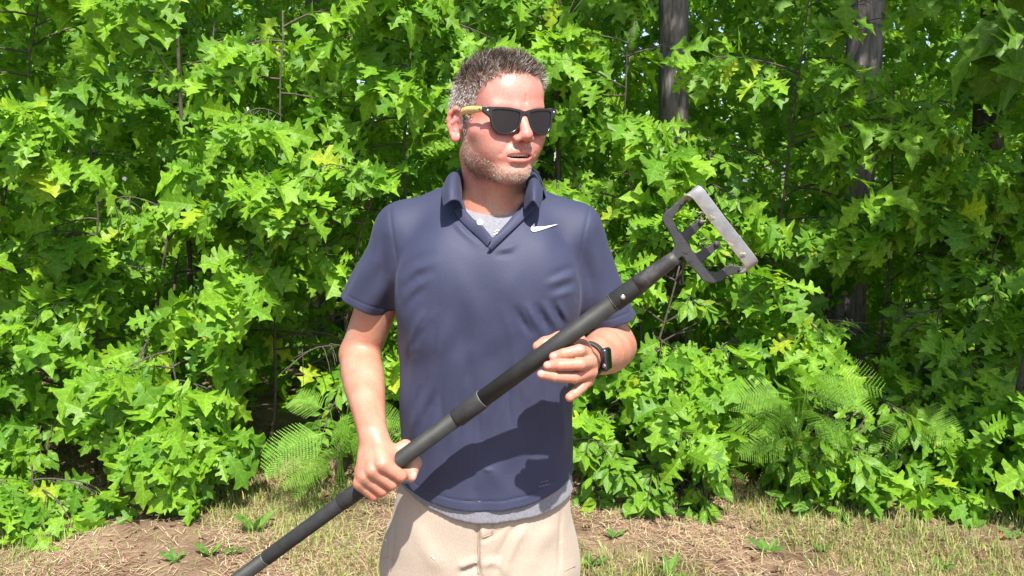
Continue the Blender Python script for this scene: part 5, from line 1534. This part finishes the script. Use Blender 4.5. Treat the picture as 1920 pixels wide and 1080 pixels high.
# undergrowth deep in the wood: one mass
rg = random.Random(77); items = []
def deep(n, box, size):
    for i in range(n):
        p = Vector((rg.uniform(box[0], box[1]), rg.uniform(box[2], box[3]), rg.uniform(box[4], box[5])))
        for j in range(5):
            items.append((rg.randrange(len(L_FAR)), leaf_xf(p + rnd_dir(rg, .13), rnd_dir(rg, 1) + Vector((0, -.3, -.4)), LIGHT + rnd_dir(rg, .55), size * rg.uniform(.7, 1.2))))
deep(750, (-4.6, 4.6, 5.9, 7.0, .05, 3.2), .17)
deep(420, (-5, 5, 5.8, 8.0, .0, 1.1), .18)
deep(1100, (-6, 6, 7.0, 9.8, .05, 3.8), .21)
deep(1700, (-9, 9, 9.8, 15, .0, 6.6), .30)
deep(1000, (-12, 12, 13.5, 17, .0, 3.2), .38)
deep(700, (-11, 11, 12, 17, 4.5, 8.0), .36)
deep(1000, (-15, 15, 17, 20, 2.5, 9.5), .48)
deep(520, (-10, -3.5, 4.8, 7.2, .05, 3.4), .19)
deep(520, (3.6, 10, 4.8, 7.2, .05, 3.4), .19)
deep(650, (-5, 5, 6.0, 8.5, 2.3, 4.4), .19)
o = joined('undergrowth', items, L_FAR, M_OAK); tag(o, 'mass of oak undergrowth deep in the shaded wood', 'undergrowth', kind='stuff')
# fallen leaves under the thicket
rg = random.Random(78); items = []
for i in range(1500):
    x, y = rg.uniform(-3.4, 3.4), min(8.5, 4.45 + abs(rg.gauss(0, 1.3)))
    items.append((rg.randrange(len(L_OAK)), leaf_xf((x, y, float(gh(x, y)) + .012), rnd_dir(rg, 1) * Vector((1, 1, .15)), Vector((0, 0, 1)) + rnd_dir(rg, .25), rg.uniform(.06, .12))))
for i in range(900):
    x, y = rg.uniform(-3.2, 3.2), rg.uniform(3.0, 4.9)
    items.append((rg.randrange(len(L_OAK)), leaf_xf((x, y, float(gh(x, y)) + .010), rnd_dir(rg, 1) * Vector((1, 1, .2)), Vector((0, 0, 1)) + rnd_dir(rg, .4), rg.uniform(.025, .060))))
M_DEAD = leaf_material('dead_leaf', (.10, .055, .035), (.27, .165, .105), .1, .8)
o = joined('leaf_litter', items, L_OAK, M_DEAD); tag(o, 'brown fallen leaves under the thicket', 'leaf litter', kind='stuff')

# ---- weeds on the straw
def make_weed(u, v, n, size, seed, label, upright=.9):
    p = P(u, v, 1.0); d = p - np.array([0, 0, CAM_H]); t = -CAM_H / d[2]; x, y = d[0] * t, d[1] * t
    rg = random.Random(seed); z = float(gh(x, y) * np.clip((y - 2.3) / .8, 0, 1)); root = empty('weed', (x, y, z)); tag(root, label, 'weed', 'weeds on the straw')
    for i in range(n):
        a = 2 * math.pi * (i + rg.random() * .6) / n
        me = L_WEED[i % len(L_WEED)][0]
        o = bpy.data.objects.new('leaf', me); COL.objects.link(o); o.parent = root
        o.matrix_local = leaf_xf((0, 0, -.004), Vector((math.cos(a), math.sin(a), rg.uniform(.6, 2.2) * upright)), Vector((-math.cos(a) * .6, -math.sin(a) * .6 - .6, .8)), size * rg.uniform(.6, 1.15))
for i, (u, v, n, s, lab) in enumerate([(1255, 1078, 4, .16, 'tall leafy weed with paired leaves on the straw by the man'), (1440, 1035, 5, .15, 'single broad upright weed leaf on the open straw'), (1150, 1010, 5, .13, 'small weed near the man\'s left leg'), (1540, 1030, 5, .09, 'tiny weed between the upright leaf and the pine cone'), (1845, 975, 6, .12, 'grassy weed below the leaning oak sprout'), (1900, 1010, 4, .10, 'small round-leaved weed at the end of the straw'),
        (1770, 1062, 6, .11, 'flat rosette weed on open straw'), (480, 1000, 5, .17, 'tall narrow weed beside the hoe handle'), (395, 1050, 5, .12, 'bushy weed on the straw left of the hoe handle'), (330, 1060, 6, .10, 'low weed among grass near the seedlings'), (610, 960, 5, .10, 'weed beneath the left fern'), (1110, 1062, 5, .15, 'upright weed touching the trousers'), (1710, 960, 5, .10, 'weed beside the pine cone'), (440, 1045, 5, .09, 'little weed at the foot of the tall narrow weed')]):
    make_weed(u, v, n, s * .68, 500 + i, lab)
# pine cone
d = P(1669, 974, 1.0) - np.array([0, 0, CAM_H]); t = -CAM_H / d[2]; pc = np.array([d[0] * t, d[1] * t, .03])
cone_o = empty('pine_cone', tuple(pc)); tag(cone_o, 'dark open pine cone lying on the straw', 'pine cone')
M_CONE = plain('cone_brown', (.075, .050, .035), .8)
obj('core', mesh_py('core', *tube([pc + np.array([-.03, 0, -.004]), pc, pc + np.array([.03, .004, 0])], [.008, .014, .006], 8)), M_CONE, cone_o)
for i in range(44):
    a = i * 2.4; f = i / 44; base = pc + np.array([-.030 + .060 * f, .004 * f, 0]); rr = .026 * math.sin(.35 + 2.5 * f)
    o_ = np.array([.35, math.cos(a), math.sin(a)]); sd = np.array([0, -math.sin(a), math.cos(a)]); tip = base + o_ * rr
    V = [base - sd * .003, base + sd * .003, tip + sd * .008, tip - sd * .008, tip * 1 + o_ * .004 + np.array([-.003, 0, 0]), base + np.array([-.003, 0, 0])]
    obj('scale', mesh_py('scale', V, [(0, 1, 2, 3), (3, 2, 4), (0, 3, 4, 5), (1, 5, 4, 2)], False), M_CONE, cone_o)
